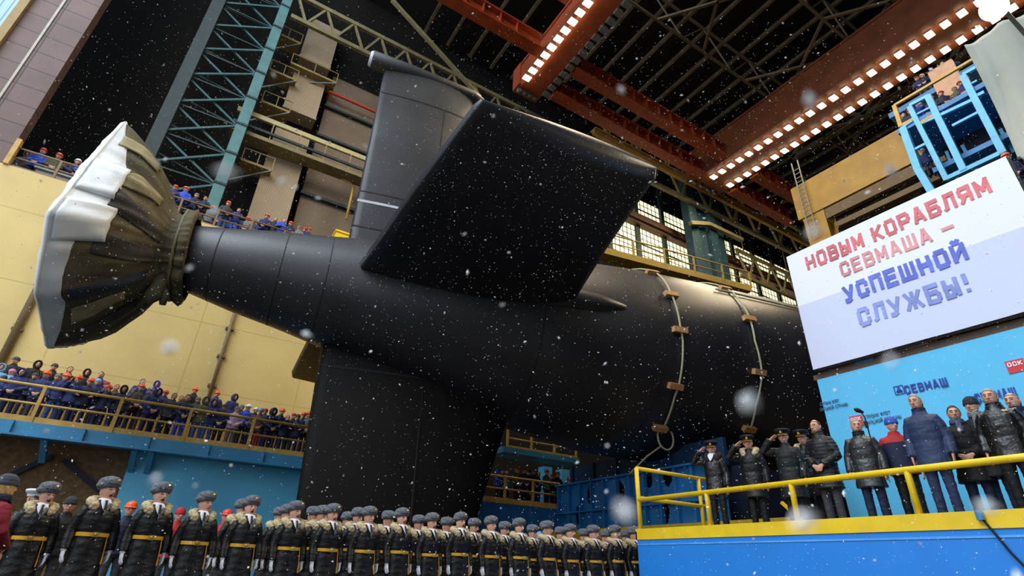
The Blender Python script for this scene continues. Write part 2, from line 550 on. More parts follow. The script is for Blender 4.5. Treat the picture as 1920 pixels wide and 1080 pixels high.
for k, z in enumerate((20.8, 25.2, 28.6, 31.0, 34.2)):
    w = MB(); w.box((x1 + 0.4, WB - 0.75, z), (15, WB - 0.4, z + 0.16)); w.box((x1 + 0.4, WB - 0.6, z + 0.16), (15, WB - 0.45, z + 0.34))
    solo(w, 'wall_rail', M_teal_dark, 'dull green rail across the brown wall panels, number %s up from the gallery' % ('one two three four five'.split()[k]), 'rail')
a, b = at(618, 172, Y=WB - 1.2), at(702, 207, Y=WB - 1.2)
b.z = a.z
w = MB(); w.path([a, (b.x + 1.2, b.y, a.z)], 0.13); w.bar(a, a + Vector((0, 0.8, 0)), 0.16)
solo(w, 'red_pipe', mat('red_pipe_paint', (176, 60, 30)), 'orange-red pipe along the brown wall beside the upper tail fin', 'pipe', smooth=False)
p0 = at(640, 335, Y=WB - 1.5)
w = MB(); w.path([p0, p0 + Vector((0.7, 0, -0.05)), p0 + Vector((1.0, 0, -0.35)), p0 + Vector((1.0, 0, -3.4))], 0.09)
solo(w, 'bent_pipe', M_ochre, 'bent ochre pipe on the brown wall above the yellow cabinet', 'pipe', smooth=True)


def truss(name, label, p, q, h, n, m, wch=0.25, wweb=0.14, cat='truss', group=None, up=(0, 0, 1)):
    p, q, up = Vector(p), Vector(q), Vector(up)
    t = thing(name, label, cat, (p + q) / 2, group)
    w = MB(); w.bar(p, q, wch, wch * 1.3); part(w, 'bottom_chord', m, t)
    w = MB(); w.bar(p + up * h, q + up * h, wch, wch * 1.3); part(w, 'top_chord', m, t)
    w = MB()
    for i in range(n):
        a, b, c = p.lerp(q, i / n), p.lerp(q, (i + .5) / n), p.lerp(q, (i + 1) / n)
        w.bar(a + up * h, b, wweb); w.bar(b, c + up * h, wweb)
    part(w, 'lattice', m, t)
    return t


ty = WB - 3.2
za, zb_ = at(722, 74, Y=ty).z, at(694, 103, Y=ty).z
xs_ = at(556, 0, Y=ty).x
truss('crane_walkway_truss', 'pale olive lattice walkway passing above the upper tail fin', (xs_, ty, zb_), (xs_ + 33, ty, zb_), za - zb_, 14, M_olive, 0.3, 0.18)
a = at(735, 0, Y=ty - 2); b = at(885, 165, Y=ty - 2)
w = MB(); w.bar(a, at(900, 182, Y=ty - 2), 0.3, 0.3)
solo(w, 'inclined_strut', M_olive, 'thick olive strut slanting down behind the tail fin tip', 'strut')
a = at(462, 212, Y=WB - 2.4)
cw = thing('far_catwalk', 'olive catwalk with handrail crossing the beige corrugated casing', 'catwalk', (a.x, WB - 2.4, a.z))
w = MB(); w.box((a.x - 0.6, WB - 2.5, a.z - 0.1), (a.x + 16, WB - 2.3, a.z + 0.28)); part(w, 'handrail', mat('cream_rail', (176, 162, 116)), cw)
w = MB(); w.box((a.x - 0.6, WB - 2.6, a.z - 1.9), (a.x + 16, WB - 1.4, a.z - 1.6)); part(w, 'walkway_deck', M_olive, cw)
w = MB(); w.box((a.x - 0.6, WB - 2.6, a.z - 1.2), (a.x + 16, WB - 2.45, a.z - 1.0)); part(w, 'middle_rail', M_teal_dark, cw)
for i in range(9):
    w = MB(); w.bar((a.x + i * 1.9, WB - 2.45, a.z - 1.7), (a.x + i * 1.9, WB - 2.45, a.z), 0.08); part(w, 'post', M_dullochre, cw)
for k, (px, py) in enumerate(((505, 130), (515, 60), (490, 190), (452, 300), (545, 118))):
    p = at(px, py, Y=WB - 2.0)
    t = thing('wall_landing', ['small ochre landing %s' % s for s in ('beside the teal tower, below the topmost', 'beside the teal tower, the topmost of four', 'beside the teal tower just above the olive catwalk', 'beside the teal tower just above the gallery crowd', 'in front of the beige casing under the lattice walkway')][k], 'landing', p)
    L = 2.0 if k < 4 else 3.6
    w = MB(); w.box((p.x, p.y, p.z), (p.x + L, p.y + 1.4, p.z + 0.18)); part(w, 'deck', M_dullochre, t)
    w = MB(); w.bar((p.x, p.y, p.z + 1.1), (p.x + L, p.y, p.z + 1.1), 0.06); part(w, 'top_rail', M_dullochre, t)
    for i in range(3):
        w = MB(); w.bar((p.x + L * i / 2, p.y, p.z), (p.x + L * i / 2, p.y, p.z + 1.12), 0.06); part(w, 'post', M_dullochre, t)
    w = MB(); w.bar((p.x + L, p.y, p.z), (p.x - 0.6, p.y + 1.6, p.z - 1.0), 0.1); part(w, 'bracket', M_steel, t)

# ------------------------------------------------------------------ windows high in the far wall
M_glass = mat('lit_dirty_glass', (250, 226, 178), 0.4, 0, 0.3, 1.1)
_nt = M_glass.node_tree; _b = _nt.nodes['Principled BSDF']
_src = _b.inputs['Base Color'].links[0].from_socket
_nt.links.new(_src, _b.inputs['Emission Color']); _b.inputs['Emission Strength'].default_value = 1.3
M_glass.cycles.emission_sampling = 'NONE'
M_wframe = mat('dull_green_frame', (52, 66, 56), 0.7, 0, 0.2, 2)
wz = [at(1194, y, Y=WB).z for y in (486, 426, 411, 374)]     # sill, head of the lower tier; sill, head of the upper tier
px0, px1 = at(1193, 440, Y=WB).x, at(1244, 462, Y=WB).x
bay = px1 - px0
nwin = 0
for k in range(-2, 13):
    xa, xb = px0 + k * bay + 0.28, px0 + (k + 1) * bay - 0.28
    for tier, (z0, z1) in enumerate(((wz[0], wz[1]), (wz[2], wz[3]))):
        nwin += 1
        o = MB(); o.box((xa, WB - 0.08, z0), (xb, WB - 0.02, z1))
        wi = struct(o, 'window_%d' % nwin, M_glass)
        w = MB()
        for i in range(7):
            x = xa + (xb - xa) * i / 6
            w.box((x - 0.03, WB - 0.14, z0), (x + 0.03, WB - 0.08, z1))
        nz_ = 6 if tier == 0 else 4
        for i in range(nz_ + 1):
            z = z0 + (z1 - z0) * i / nz_
            t_ = 0.09 if i == nz_ // 2 else 0.022
            w.box((xa, WB - 0.15, z - t_), (xb, WB - 0.08, z + t_))
        c = wi.location
        put('window_frame', w.mesh('window_frame', c), M_wframe, wi)
    w = MB(); w.box((xa - 0.56, WB - 0.4, wz[0] - 1.5), (xa, WB - 0.05, wz[3] + 3)); solo(w, 'window_pier', M_teal_dark, 'dull teal pier between the tall lit windows of the far wall', 'pier', 'window piers of the far wall')
w = MB(); w.box((px0 - 2 * bay, WB - 0.9, wz[1] - 0.1), (px0 + 13 * bay, WB - 0.1, wz[2] + 0.1))
w.box((px0 - 2 * bay, WB - 1.2, wz[1] + 0.2), (px0 + 13 * bay, WB - 0.8, wz[1] + 0.6))
solo(w, 'window_girder', mat('rust_brown_steel', (84, 50, 32)), 'rust-brown girder between the lower and upper tiers of lit windows', 'girder')

# blue-green column cluster in front of the windows
cc = thing('column_cluster', 'blue-green cluster of steel columns in front of the lit windows', 'column', (at(1330, 480, Y=33).x, 33, 0))
c0, c1 = at(1297, 470, Y=33).x, at(1368, 490, Y=33).x
M_bluegreen = mat('blue_green_paint', (26, 58, 70), 0.6, 0, 0.25, 1.5)
for i in range(4):
    xa = c0 + (c1 - c0) * i / 4
    w = MB(); w.box((xa, 32.6 + 0.35 * (i % 2), 0), (xa + (c1 - c0) * 0.2, 33.6, 48)); part(w, 'column', M_bluegreen, cc)
zc = at(1325, 420, Y=32.4).z
w = MB(); w.bar((c0 - 1.0, 31.9, zc - 1.6), ((c0 + c1) / 2 - 0.5, 32.3, zc), 0.45); w.bar(((c0 + c1) / 2 - 0.5, 32.3, zc), (c1 + 1.6, 31.9, zc - 0.4), 0.45)
part(w, 'bracket', M_olive, cc)
truss('runway_truss', 'olive lattice truss hanging in front of the column cluster and windows', (px0 - 8, 32.35, wz[3] - 1.0), (px0 + 75, 32.35, wz[3] - 1.0), 5.0, 18, M_olive, 0.4, 0.26)
lt = truss('lower_runway_truss', 'olive lattice truss beyond the column cluster, seen across lit windows', (c1 + 2.5, 33.5, wz[1] - 3.2), (px0 + 75, 33.5, wz[1] - 3.2), 3.6, 18, M_olive, 0.3, 0.2)
for i in range(6):
    x = c1 + 4 + i * 9
    w = MB(); w.bar((x, 33.5, wz[1] - 3.2 + 3.6), (x, 33.5, 50.0), 0.1); part(w, 'hanger', M_olive, lt)
w = MB(); w.box((28, 31.2, 41.2), (110, 31.6, 41.8)); w.box((28, 31.0, 41.8), (110, 31.9, 41.95))
for i in range(20):
    w.bar((30 + i * 2.2, 31.1, 41.9), (30 + i * 2.2, 31.1, 43.0), 0.08)
solo(w, 'crane_rail_beam', M_ochre, 'thin ochre rail beam with stubs below the end of the lit crane bridge', 'beam')

# yellow walkway beside the hull
wk = thing('yellow_walkway', 'yellow walkway with railing running behind the top of the hull', 'walkway', at(1250, 505, Z=22.0))
k0, k1 = at(1120, 476, Z=22.0), at(1400, 548, Z=22.0)
w = MB(); w.bar(k0, k1, 1.1, 0.35); part(w, 'deck', mat('dark_yellow_steel', (150, 122, 36)), wk)
railing(wk, [k0 + Vector((0, -0.5, 0.2)), k1 + Vector((0, -0.5, 0.2))], 1.5, mat('walkway_yellow', (150, 126, 42)), True, 0.2, 2.6, 0.06)

# ------------------------------------------------------------------ crane bridges, lamps, roof steel
M_lamp = glow('warm_lamp_glass', (1.0, 0.90, 0.62, 1), 9.0)
M_lampoff = mat('unlit_lamp_glass', (120, 120, 112), 0.3)


def crane_bridge(label, xa, xb, za, zb, y0, y1, M_orange_dark=M_orange_dark):
    t = thing('crane_bridge', label, 'crane bridge', ((xa + xb) / 2, (y0 + y1) / 2, za))
    w = MB(); w.box((xa, y0, za), (xb, y1, zb)); part(w, 'box_girder', M_orange_dark, t)
    for x in (xa, xb):
        w = MB(); w.box((x - 0.12, y0, zb - 0.25), (x + 0.12, y1, zb)); part(w, 'flange', M_orange_dark, t)
    w = MB(); w.box((xa - 0.2, y1, za + 0.3), (xb + 0.2, y1 + 1.2, zb)); part(w, 'end_carriage', M_orange_dark, t)
    for i in range(4):
        w = MB(); w.path([(xa + (xb - xa) * (i + .5) / 4, y1 + 0.5, za + 0.25), (xa + (xb - xa) * (i + .5) / 4, y1 + 0.8, za + 0.25)], 0.28, 14); part(w, 'wheel', M_steel, t)
    return t


crane_bridge('rust-orange crane bridge nearer the tail fins, lamps along one edge', 17.9, 20.1, 40.2, 43.2, -18, 29.6, M_orange_mid)
crane_bridge('long rust-brown crane bridge with two rows of lit lamps', 41.2, 45.6, 40.2, 44.2, -18, 29.6)


def lamp_mesh(lit):
    h = MB(); h.box((-0.30, -0.24, 0.06), (0.30, 0.24, 0.34)); h.box((-0.06, -0.06, 0.34), (0.06, 0.06, 0.6))
    g = MB(); g.box((-0.33, -0.26, -0.02), (0.33, 0.26, 0.06))
    hm = h.mesh('lamp_housing'); gm = g.mesh('lamp_glass')
    hm.materials.append(M_steel); gm.materials.append(M_lamp if lit else M_lampoff)
    return hm, gm


lit, dim = lamp_mesh(True), lamp_mesh(False)


def lamp_row(x, y0, y1, n, meshes, label, group):
    for i in range(n):
        t = thing('crane_lamp', label, 'lamp', (x, y0 + (y1 - y0) * i / max(1, n - 1), 39.95), group)
        put('lamp_housing', meshes[0], M_steel, t); put('lamp_glass', meshes[1], M_lamp, t)


lamp_row(17.75, 28.4, 17.0, 13, lit, 'square lit lamp on the crane bridge nearer the tail fins', 'lit lamps of the tail fin crane bridge')
lamp_row(20.3, 29.0, 17.4, 14, dim, 'unlit lamp on the dark edge of the orange crane bridge', 'unlit lamps of the orange crane bridge')
lamp_row(42.25, 28.1, -2.0, 28, lit, 'square lit lamp in the upper row under the long crane bridge', 'lit lamps of the upper row')
lamp_row(44.85, 28.0, -2.0, 28, lit, 'square lit lamp in the lower row under the long crane bridge', 'lit lamps of the lower row')

for nm, y, xa, xb, zz, lab in (('runway_beam', 25.6, 20.8, 40.9, 40.0, 'upper rust-orange beam between the two crane bridges'),
                               ('runway_beam', 28.6, 20.8, 40.9, 39.8, 'lower rust-orange beam between the two crane bridges, just above the fin'),
                               ('runway_beam', 25.6, -2.0, 17.2, 40.0, 'rust-orange beam ending at the crane bridge above the tail fin'),
                               ('runway_beam', 20.6, -2.0, 16.6, 40.4, 'short rust-orange beam above the one ending over the tail fin'),
                               ('runway_beam', 25.6, 45.8, 55.0, 40.0, 'rust-orange beam between long crane bridge and yellow girder, the upper of two'),
                               ('runway_beam', 28.6, 45.8, 57.0, 39.8, 'rust-orange beam between long crane bridge and yellow girder, the lower of two')):
    t = thing(nm, lab, 'beam', ((xa + xb) / 2, y, zz))
    w = MB(); w.box((xa, y - 0.1, zz + 0.2), (xb, y + 0.1, zz + 1.5)); part(w, 'web', M_orange, t)
    w = MB(); w.box((xa, y - 0.55, zz), (xb, y + 0.55, zz + 0.2)); part(w, 'bottom_flange', M_orange, t)
    w = MB(); w.box((xa, y - 0.55, zz + 1.5), (xb, y + 0.55, zz + 1.7)); part(w, 'top_flange', M_orange, t)
    n = int((xb - xa) / 1.6)
    for i in range(n):
        x = xa + 0.6 + i * 1.6
        w = MB(); w.box((x, y - 0.5, zz + 0.2), (x + 0.07, y + 0.5, zz + 1.5)); part(w, 'web_stiffener', M_orange, t)

# roof: purlins across the hall and lattice trusses along it
for i in range(44):
    x = 10 + i * 2.6
    w = MB(); w.box((x - 0.05, -21, 48.9), (x + 0.05, 36, 49.3)); w.box((x - 0.15, -21, 48.82), (x + 0.15, 36, 48.9))
    solo(w, 'roof_purlin', M_roofsteel, 'straight dusty roof purlin crossing the hall under the dark roof', 'purlin', 'purlins under the dark roof')
for k, (y, h, z) in enumerate(((20.0, 4.0, 44.5), (12.0, 4.0, 44.5), (4.0, 4.0, 44.5), (-4.0, 4.0, 44.5))):
    truss('roof_truss', 'dusty roof truss along the hall, %s in from the window wall' % ('first', 'second', 'third', 'fourth')[k], (12, y, z), (122, y, z), h, 16, M_roofsteel, 0.2, 0.12, 'truss')
for k in range(9):
    x = 26 + k * 12
    w = MB()
    w.bar((x, 20, 44.6), (x + 6, 12, 44.6), 0.22); w.bar((x + 6, 12, 44.6), (x, 4, 44.6), 0.22); w.bar((x + 6, 20, 44.6), (x, 12, 44.6), 0.22); w.bar((x, 12, 44.6), (x + 6, 4, 44.6), 0.22)
    w.bar((x, 4, 44.6), (x + 6, -4, 44.6), 0.22)
    solo(w, 'roof_bracing', M_roofsteel, 'crossed diagonal bracing lying between the dusty roof trusses', 'bracing', 'diagonal bracing of the roof')
for k, x in enumerate((52.0, 64.0, 76.0, 90.0)):
    w = MB()
    for y0, y1 in ((24, 16), (16, 8), (8, 0), (0, -8)):
        w.bar((x, y0, 44.5), (x, (y0 + y1) / 2, 48.6), 0.55); w.bar((x, (y0 + y1) / 2, 48.6), (x, y1, 44.5), 0.4)
    w.bar((x, 24, 44.5), (x, -8, 44.5), 0.55)
    solo(w, 'cross_truss', M_roofsteel, 'heavy zigzag cross truss behind the long crane bridge, %s into the hall' % ('first', 'second', 'third', 'fourth')[k], 'truss')

# yellow gantry girder beyond the banner
GX = 36.0
g0, g1 = at(1488, 378, X=GX), at(1720, 268, X=GX)
gy0, gzt, gzb = g0.y, at(1488, 352, X=GX).z, at(1500, 412, X=GX).z
yg = thing('yellow_girder', 'yellow gantry girder reaching out from behind the banner', 'girder', (GX, gy0 - 6, gzb))
M_yg = mat('gantry_yellow', (160, 122, 42), 0.5, 0, 0.15, 1)
w = MB(); w.box((GX, -14, gzb), (GX + 1.6, gy0, gzt)); part(w, 'box_girder', M_yg, yg)
w = MB(); w.box((GX + 0.1, gy0 - 1.9, gzb - 4.6), (GX + 1.5, gy0 - 0.3, gzb)); part(w, 'leg', M_yg, yg)
w = MB(); w.box((GX - 0.5, -14, gzb - 1.3), (GX - 0.1, gy0 - 2.2, gzb - 0.5)); w.box((GX - 0.5, -14, gzb - 2.3), (GX - 0.2, gy0 - 2.6, gzb - 1.9)); part(w, 'service_rail', mat('brown_steel', (96, 74, 42)), yg)
w = MB()
lx = at(1510, 380, X=GX - 0.3)
for sgn in (-0.25, 0.25):
    w.bar((GX - 0.3, lx.y + sgn, gzb - 2), (GX - 0.3, lx.y + sgn, gzt + 2), 0.07)
for i in range(16):
    w.bar((GX - 0.3, lx.y - 0.25, gzb - 1.8 + i * 0.4), (GX - 0.3, lx.y + 0.25, gzb - 1.8 + i * 0.4), 0.05)
part(w, 'ladder', M_steel, yg)

# pale blue gantry tower with spectators, beyond the banner
BX = 30.0
bt = thing('gantry_tower', 'pale blue steel tower with spectators above the banner', 'tower', (BX, 5.0, 12))
Z0 = at(1740, 350, X=BX).z
tops = {}


def tower_bar(name, a, b, wd, m=M_sky_paint, dx=0.0):
    p, q = at(*a, X=BX), at(*b, X=BX)
    p.x += dx; q.x += dx
    w = MB(); w.bar(p, q, wd, wd * 0.9, (1, 0, 0)); return part(w, name, m, bt)


for a, b, wd in (((1694, 240), (1722, 318), 0.34), ((1722, 318), (1755, 372), 0.34), ((1706, 200), (1776, 338), 0.24), ((1740, 180), (1808, 320), 0.29),
                 ((1806, 142), (1882, 288), 0.29)):
    tower_bar('post', a, b, wd)
for a, b, wd in (((1690, 240), (1712, 226), 0.16), ((1725, 233), (1755, 220), 0.16), ((1762, 217), (1832, 184), 0.18), ((1786, 236), (1836, 210), 0.14), ((1706, 198), (1742, 179), 0.18), ((1806, 140), (1830, 127), 0.18),
                 ((1720, 214), (1745, 201), 0.10), ((1816, 160), (1832, 151), 0.10), ((1776, 335), (1882, 285), 0.23), ((1716, 280), (1735, 270), 0.14), ((1828, 182), (1846, 173), 0.18)):
    tower_bar('beam', a, b, wd)
for a, b, wd in (((1748, 262), (1776, 330), 0.14), ((1778, 250), (1806, 300), 0.15), ((1850, 218), (1876, 262), 0.15)):
    tower_bar('brace', a, b, wd, M_blue, 1.6)
w = MB(); zd = at(1690, 236, X=BX).z + .1
w.box((BX, -3, zd - 0.5), (BX + 4.0, 8.0, zd - 0.2)); part(w, 'deck', M_blue_deep, bt)
w = MB(); z2 = at(1760, 292, X=BX).z
w.box((BX + 0.8, -3, z2 - 0.3), (BX + 4.0, 7.4, z2)); part(w, 'lower_deck', M_blue_deep, bt)
w = MB(); w.box((BX + 3.2, -3, z2 - 3.2), (BX + 3.6, 7.2, zd)); part(w, 'rear_panel', M_blue_black, bt)
a, b = at(1677, 198, X=BX), at(1830, 108, X=BX)
w = MB(); w.bar(a, b, 0.14, 0.14); part(w, 'top_rail', M_ochre, bt)
w = MB(); w.bar(at(1690, 236, X=BX), at(1712, 224, X=BX), 0.16); w.bar(at(1725, 232, X=BX), at(1752, 216, X=BX), 0.16); part(w, 'toe_board', M_ochre, bt)
w = MB(); w.bar(a, at(1690, 238, X=BX), 0.2, 0.2); part(w, 'rail_post', M_ochre, bt)
p, q = at(1745, 150, X=BX + 2.2), at(1815, 172, X=BX + 2.2)
w = MB(); w.box((BX + 2.2, q.y, q.z), (BX + 2.5, p.y, p.z + 0.6)); part(w, 'cabin_wall', mat('pinkish_cabin_paint', (190, 150, 124)), bt)

# grey tarpaulin hanging beside the tower
TX = 19.0
def tarp():
    c = [at(1808, 85, X=TX), at(1925, 22, X=TX), at(1925, 345, X=TX), at(1908, 300, X=TX)]
    n = 40
    w = MB(); vs = []
    for i in range(n + 1):
        for j in range(n + 1):
            u, v = i / n, j / n
            top = c[0].lerp(c[0] + (c[1] - c[0]) * 3, u)
            bot = c[3].lerp(c[3] + Vector((0, -6.4, -0.6)), u)
            p = top.lerp(bot, v)
            p.x += 0.12 * math.sin(u * 23 + v * 2) + 0.05 * math.sin(u * 51) + 0.2 * math.sin(v * 3)
            vs.append(p)
    fs = [(i * (n + 1) + j, (i + 1) * (n + 1) + j, (i + 1) * (n + 1) + j + 1, i * (n + 1) + j + 1) for i in range(n) for j in range(n)]
    w.add(vs, fs)
    o = solo(w, 'tarpaulin', mat('pale_grey_canvas', (176, 178, 166), 0.85, 0, 0.1, 0.6), 'large pale grey canvas sheet hanging beside the blue tower', 'tarpaulin', smooth=True)
    so = o.modifiers.new('thickness', 'SOLIDIFY'); so.thickness = 0.03


tarp()
fp = at(1864, 15, X=15.0)
ft = thing('floodlight', 'round glaring floodlight above the grey canvas sheet', 'floodlight', fp)
dirv = (Vector((0, 6, 1)) - fp).normalized()
w = MB(); w.path([fp - dirv * 0.5, fp - dirv * 0.05, fp], [0.14, 0.30, 0.33], 20); part(w, 'housing', M_steel, ft, smooth=True)
w = MB(); w.path([fp, fp + dirv * 0.03, fp + dirv * 0.05], [0.31, 0.31, 0.25], 20); part(w, 'lens', glow('floodlight_glass', (1.0, 0.86, 0.6, 1), 40.0), ft, smooth=True)
w = MB(); w.bar(fp - dirv * 0.4, fp - dirv * 0.4 + Vector((3.0, 0, 0.4)), 0.1); w.bar(fp + Vector((-0.1, 0.5, -0.3)), fp + Vector((0.6, 0.5, 0.3)), 0.06); part(w, 'bracket', M_steel, ft)
sl = bpy.data.lights.new('floodlight_beam', 'SPOT'); sl.energy = 2600; sl.color = (1, .82, .58); sl.spot_size = R(100); sl.spot_blend = 0.6; sl.shadow_soft_size = 0.35
so = bpy.data.objects.new('floodlight_beam', sl); COL.objects.link(so); so.location = fp + dirv * 0.1
so.rotation_euler = dirv.to_track_quat('-Z', 'Y').to_euler()
# ------------------------------------------------------------------ submarine
PSI = R(6.5)
SA = Vector((math.cos(PSI), -math.sin(PSI), 0))      # towards the bow
SN = Vector((math.sin(PSI), math.cos(PSI), 0))       # away from the photographer
S0 = Vector((-1.7, 21.0, 10.78))                     # shaft end
ZU = Vector((0, 0, 1))


def sp(s, n, z):
    return S0 + SA * s + SN * n + ZU * z


_rt = ([-0.6, 0.4, 1.5, 2.55, 4.5, 6.3, 9.5, 13, 17, 19.3, 22.6, 28, 34, 45, 90], [1.05, 1.18, 1.39, 1.61, 1.94, 2.27, 2.80, 3.33, 3.89, 4.17, 4.43, 4.77, 4.95, 5.1, 5.1])
_rb = ([-0.6, 0.1, 2.0, 3.8, 5.5, 9.5, 13.8, 17.6, 21, 30, 90], [1.05, 1.26, 1.72, 2.06, 2.45, 3.4, 4.5, 5.05, 5.15, 5.2, 5.2])


def hull_r(s):
    return float(np.interp(s, *_rt)), float(np.interp(s, *_rb))


def hull_pt(s, phi, off=0.0):
    """phi 0 is up, positive towards the photographer"""
    a, b = hull_r(s)
    rv, c = (a + b) / 2 + off, (a - b) / 2
    return sp(s, -rv * math.sin(phi), c + rv * math.cos(phi))


def hull_hit(px, py, off=0.0):
    while True:
        h = _hull_hit(px, py, off)
        if h:
            return h
        py += 1.5 if py < 660 else -1.5


def _hull_hit(px, py, off=0.0):
    o = Vector((0, 0, EYE)); d = at(px, py, Y=1.0) - o
    for k in range(1000, 2600):
        p = o + d * (k / 100)
        v = p - S0
        s = v.dot(SA)
        a, b = hull_r(s)
        rv, c = (a + b) / 2 + off, (a - b) / 2
        if v.dot(SN) ** 2 + (v.z - c) ** 2 < rv * rv:
            return s, math.atan2(-v.dot(SN), v.z - c)
    return None


M_hull = mat('black_hull_coating', (36, 36, 42), 0.42, 0, 0.3, 0.5, 0.2, 1.6, 0.6)
M_finhull = mat('dusty_grey_fin_coating', (36, 37, 40), 0.5, 0, 0.25, 0.7, 0.2, 1.6, 0.5)
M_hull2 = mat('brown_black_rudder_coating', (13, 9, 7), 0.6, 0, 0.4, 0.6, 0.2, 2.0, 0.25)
M_seam = mat('hull_seam', (12, 12, 14), 0.7)
M_stripe = mat('white_draught_stripe', (190, 196, 204), 0.5)
sub = thing('submarine', 'huge black submarine stern with tail fins filling the hall', 'submarine', (S0.x, S0.y, 0))
w = MB()
ss = [-0.5 + i * 0.5 for i in range(80)] + [40 + i * 4 for i in range(13)]
w.loft([[hull_pt(s, 2 * math.pi * k / 96) for k in range(96)] for s in ss])
part(w, 'hull', M_hull, sub, smooth=True)
for s in (1.2, 3.4, 5.0, 13.2, 18.6, 24.0, 29.5):
    w = MB()
    w.loft([[hull_pt(s + e, 2 * math.pi * k / 64, o) for k in range(64)] for e, o in ((-0.03, -0.02), (-0.02, 0.006), (0.02, 0.006), (0.03, -0.02))])
    part(w, 'hull_seam', M_seam, sub, smooth=True)


def aerofoil(tr, ld, th, n=14):
    """closed outline (s, t) of a fin section: sharp trailing edge, round leading edge"""
    up = []
    for i in range(n + 1):
        u = (1 - math.cos(math.pi * i / n)) / 2          # 0 leading .. 1 trailing
        y = th / 2 * (2.9 * math.sqrt(u) - 1.35 * u - 1.05 * u * u - 0.35 * u ** 3 * 0.86) / 1.08
        up.append((ld + (tr - ld) * u, max(y, 0.02 if u > .5 else 0)))
    return up + [(s, -y) for s, y in reversed(up[1:-1])]


def fin(name, stations, place, m, root=None, tip=True):
    """stations: (span, trailing s, leading s, thickness); place(s, t, span) -> world"""
    w = MB()
    rings = [[place(s, t, sp_) for s, t in aerofoil(tr, ld, th)] for sp_, tr, ld, th in stations]
    if tip:
        sp_, tr, ld, th = stations[-1]
        d = 1 if stations[-1][0] > stations[0][0] else -1
        for k in (0.35, 0.65, 0.87, 0.97):
            rings.append([place(s, t * math.sqrt(1 - k * k), sp_ + d * k * th * 0.42) for s, t in aerofoil(tr + k * 0.1, ld - k * 0.25, th)])
    w.loft(rings)
    return part(w, name, m, root or sub, sub, smooth=True)


pv = lambda s, t, z: sp(s, t, z)
ph = lambda s, t, n: sp(s, n, t)
up = fin('upper_rudder', [(1.2, 5.65, 13.4, 1.1), (2.4, 5.65, 12.9, 1.05), (8, 5.65, 11.6, .9), (13.2, 5.65, 10.6, .75)], pv, M_finhull, tip=False)
w = MB(); w.path([sp(4.9, 0, 13.42), sp(4.95, 0, 13.42), sp(7, 0, 13.45), sp(10.6, 0, 13.42), sp(11.2, 0, 13.4)], [0.40, 0.46, 0.46, 0.42, 0.2], 18, side=(0, 0, 1)); part(w, 'fin_tip_tube', M_finhull, up, sub, smooth=True)
w = MB(); w.path([sp(4.80, 0, 13.42), sp(4.92, 0, 13.42)], [0.36, 0.43], 18); part(w, 'tube_end_cap', M_stripe, up, sub)
th = lambda z, s, : 0.0


def fin_line(name, z, s0, s1, h, m, root):
    """thin strip lying on the photographer's side of the upper rudder"""
    w = MB()
    tr, ld = 5.65, float(np.interp(z, [2.4, 8, 13.2], [12.9, 11.6, 10.6])); tk = float(np.interp(z, [2.4, 8, 13.2], [1.05, .9, .75]))
    sec = aerofoil(tr, ld, tk, 40)[:41]
    us = [i / 12 for i in range(13)]
    ring = []
    for u in us:
        s = s0 + (s1 - s0) * u
        t = float(np.interp(s, [a for a, b in reversed(sec)], [b for a, b in reversed(sec)]))
        ring.append([sp(s, -t - 0.015, z), sp(s, -t - 0.015, z + h), sp(s, -t + 0.02, z + h), sp(s, -t + 0.02, z)])
    w.loft(ring)
    part(w, name, m, root, sub)


fin_line('draught_stripe', 4.42, 5.66, 9.4, 0.13, M_stripe, up)
fin_line('fin_seam', 11.3, 5.7, 10.4, 0.06, M_seam, up)
fin_line('fin_seam', 5.0, 5.7, 9.6, 0.05, M_seam, up)
fin_line('fin_seam', 3.1, 5.7, 9.6, 0.06, M_seam, up)
w = MB(); w.bar(sp(9.0, -0.47, 3.1), sp(9.0, -0.40, 11.3), 0.06, 0.06); part(w, 'hinge_seam', M_seam, up, sub)

near = fin('stern_plane', [(-1.2, 5.7, 15.2, 1.25), (-2.2, 6.0, 14.9, 1.2), (-4.1, 6.2, 14.5, 1.15), (-8, 6.55, 13.4, 1.0), (-11.6, 6.95, 12.5, 0.85)], ph, M_hull)
pf_ = lambda s, t, n: sp(s, n, t - 1.72 * max(0, n - 1.6) / 5.5)
far = fin('stern_plane', [(1.2, 5.5, 15.2, 1.25), (2.5, 5.3, 14.9, 1.2), (4.1, 5.15, 14.3, 1.1), (7.0, 4.85, 12.6, 0.8)], pf_, mat('yellow_lit_fin_coating', (58, 52, 30), 0.6, 0, 0.2, 0.8))  # yellowish light on the far plane is put into its colour
w = MB()
w.path([sp(8.5, -2.5, 0), sp(11, -3.0, 0.02), sp(13.5, -3.65, 0), sp(15.6, -4.02, 0), sp(16.8, -4.12, 0), sp(17.5, -4.0, 0)], [0.2, .55, .6, .46, .27, .04], 16, side=(0, 0, 1))
part(w, 'plane_fairing', M_hull, near, sub, smooth=True)
w = MB(); w.path([sp(7.0, -0.05, -0.62), sp(8, 0, -0.6)], 0.02); 
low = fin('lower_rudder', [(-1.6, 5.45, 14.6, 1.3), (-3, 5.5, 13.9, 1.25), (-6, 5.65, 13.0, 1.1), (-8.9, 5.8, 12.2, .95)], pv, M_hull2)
for z in (-3.35,):
    w = MB()
    sec = aerofoil(5.52, 13.8, 1.24, 40)[:41]
    ring = []
    for i in range(15):
        s = 5.6 + 5.0 * i / 14
        t = float(np.interp(s, [a for a, b in reversed(sec)], [b for a, b in reversed(sec)]))
        ring.append([sp(s, -t - 0.015, z), sp(s, -t - 0.015, z + .08), sp(s, -t + 0.02, z + .08), sp(s, -t + 0.02, z)])
    w.loft(ring); part(w, 'rudder_seam', M_seam, low, sub)
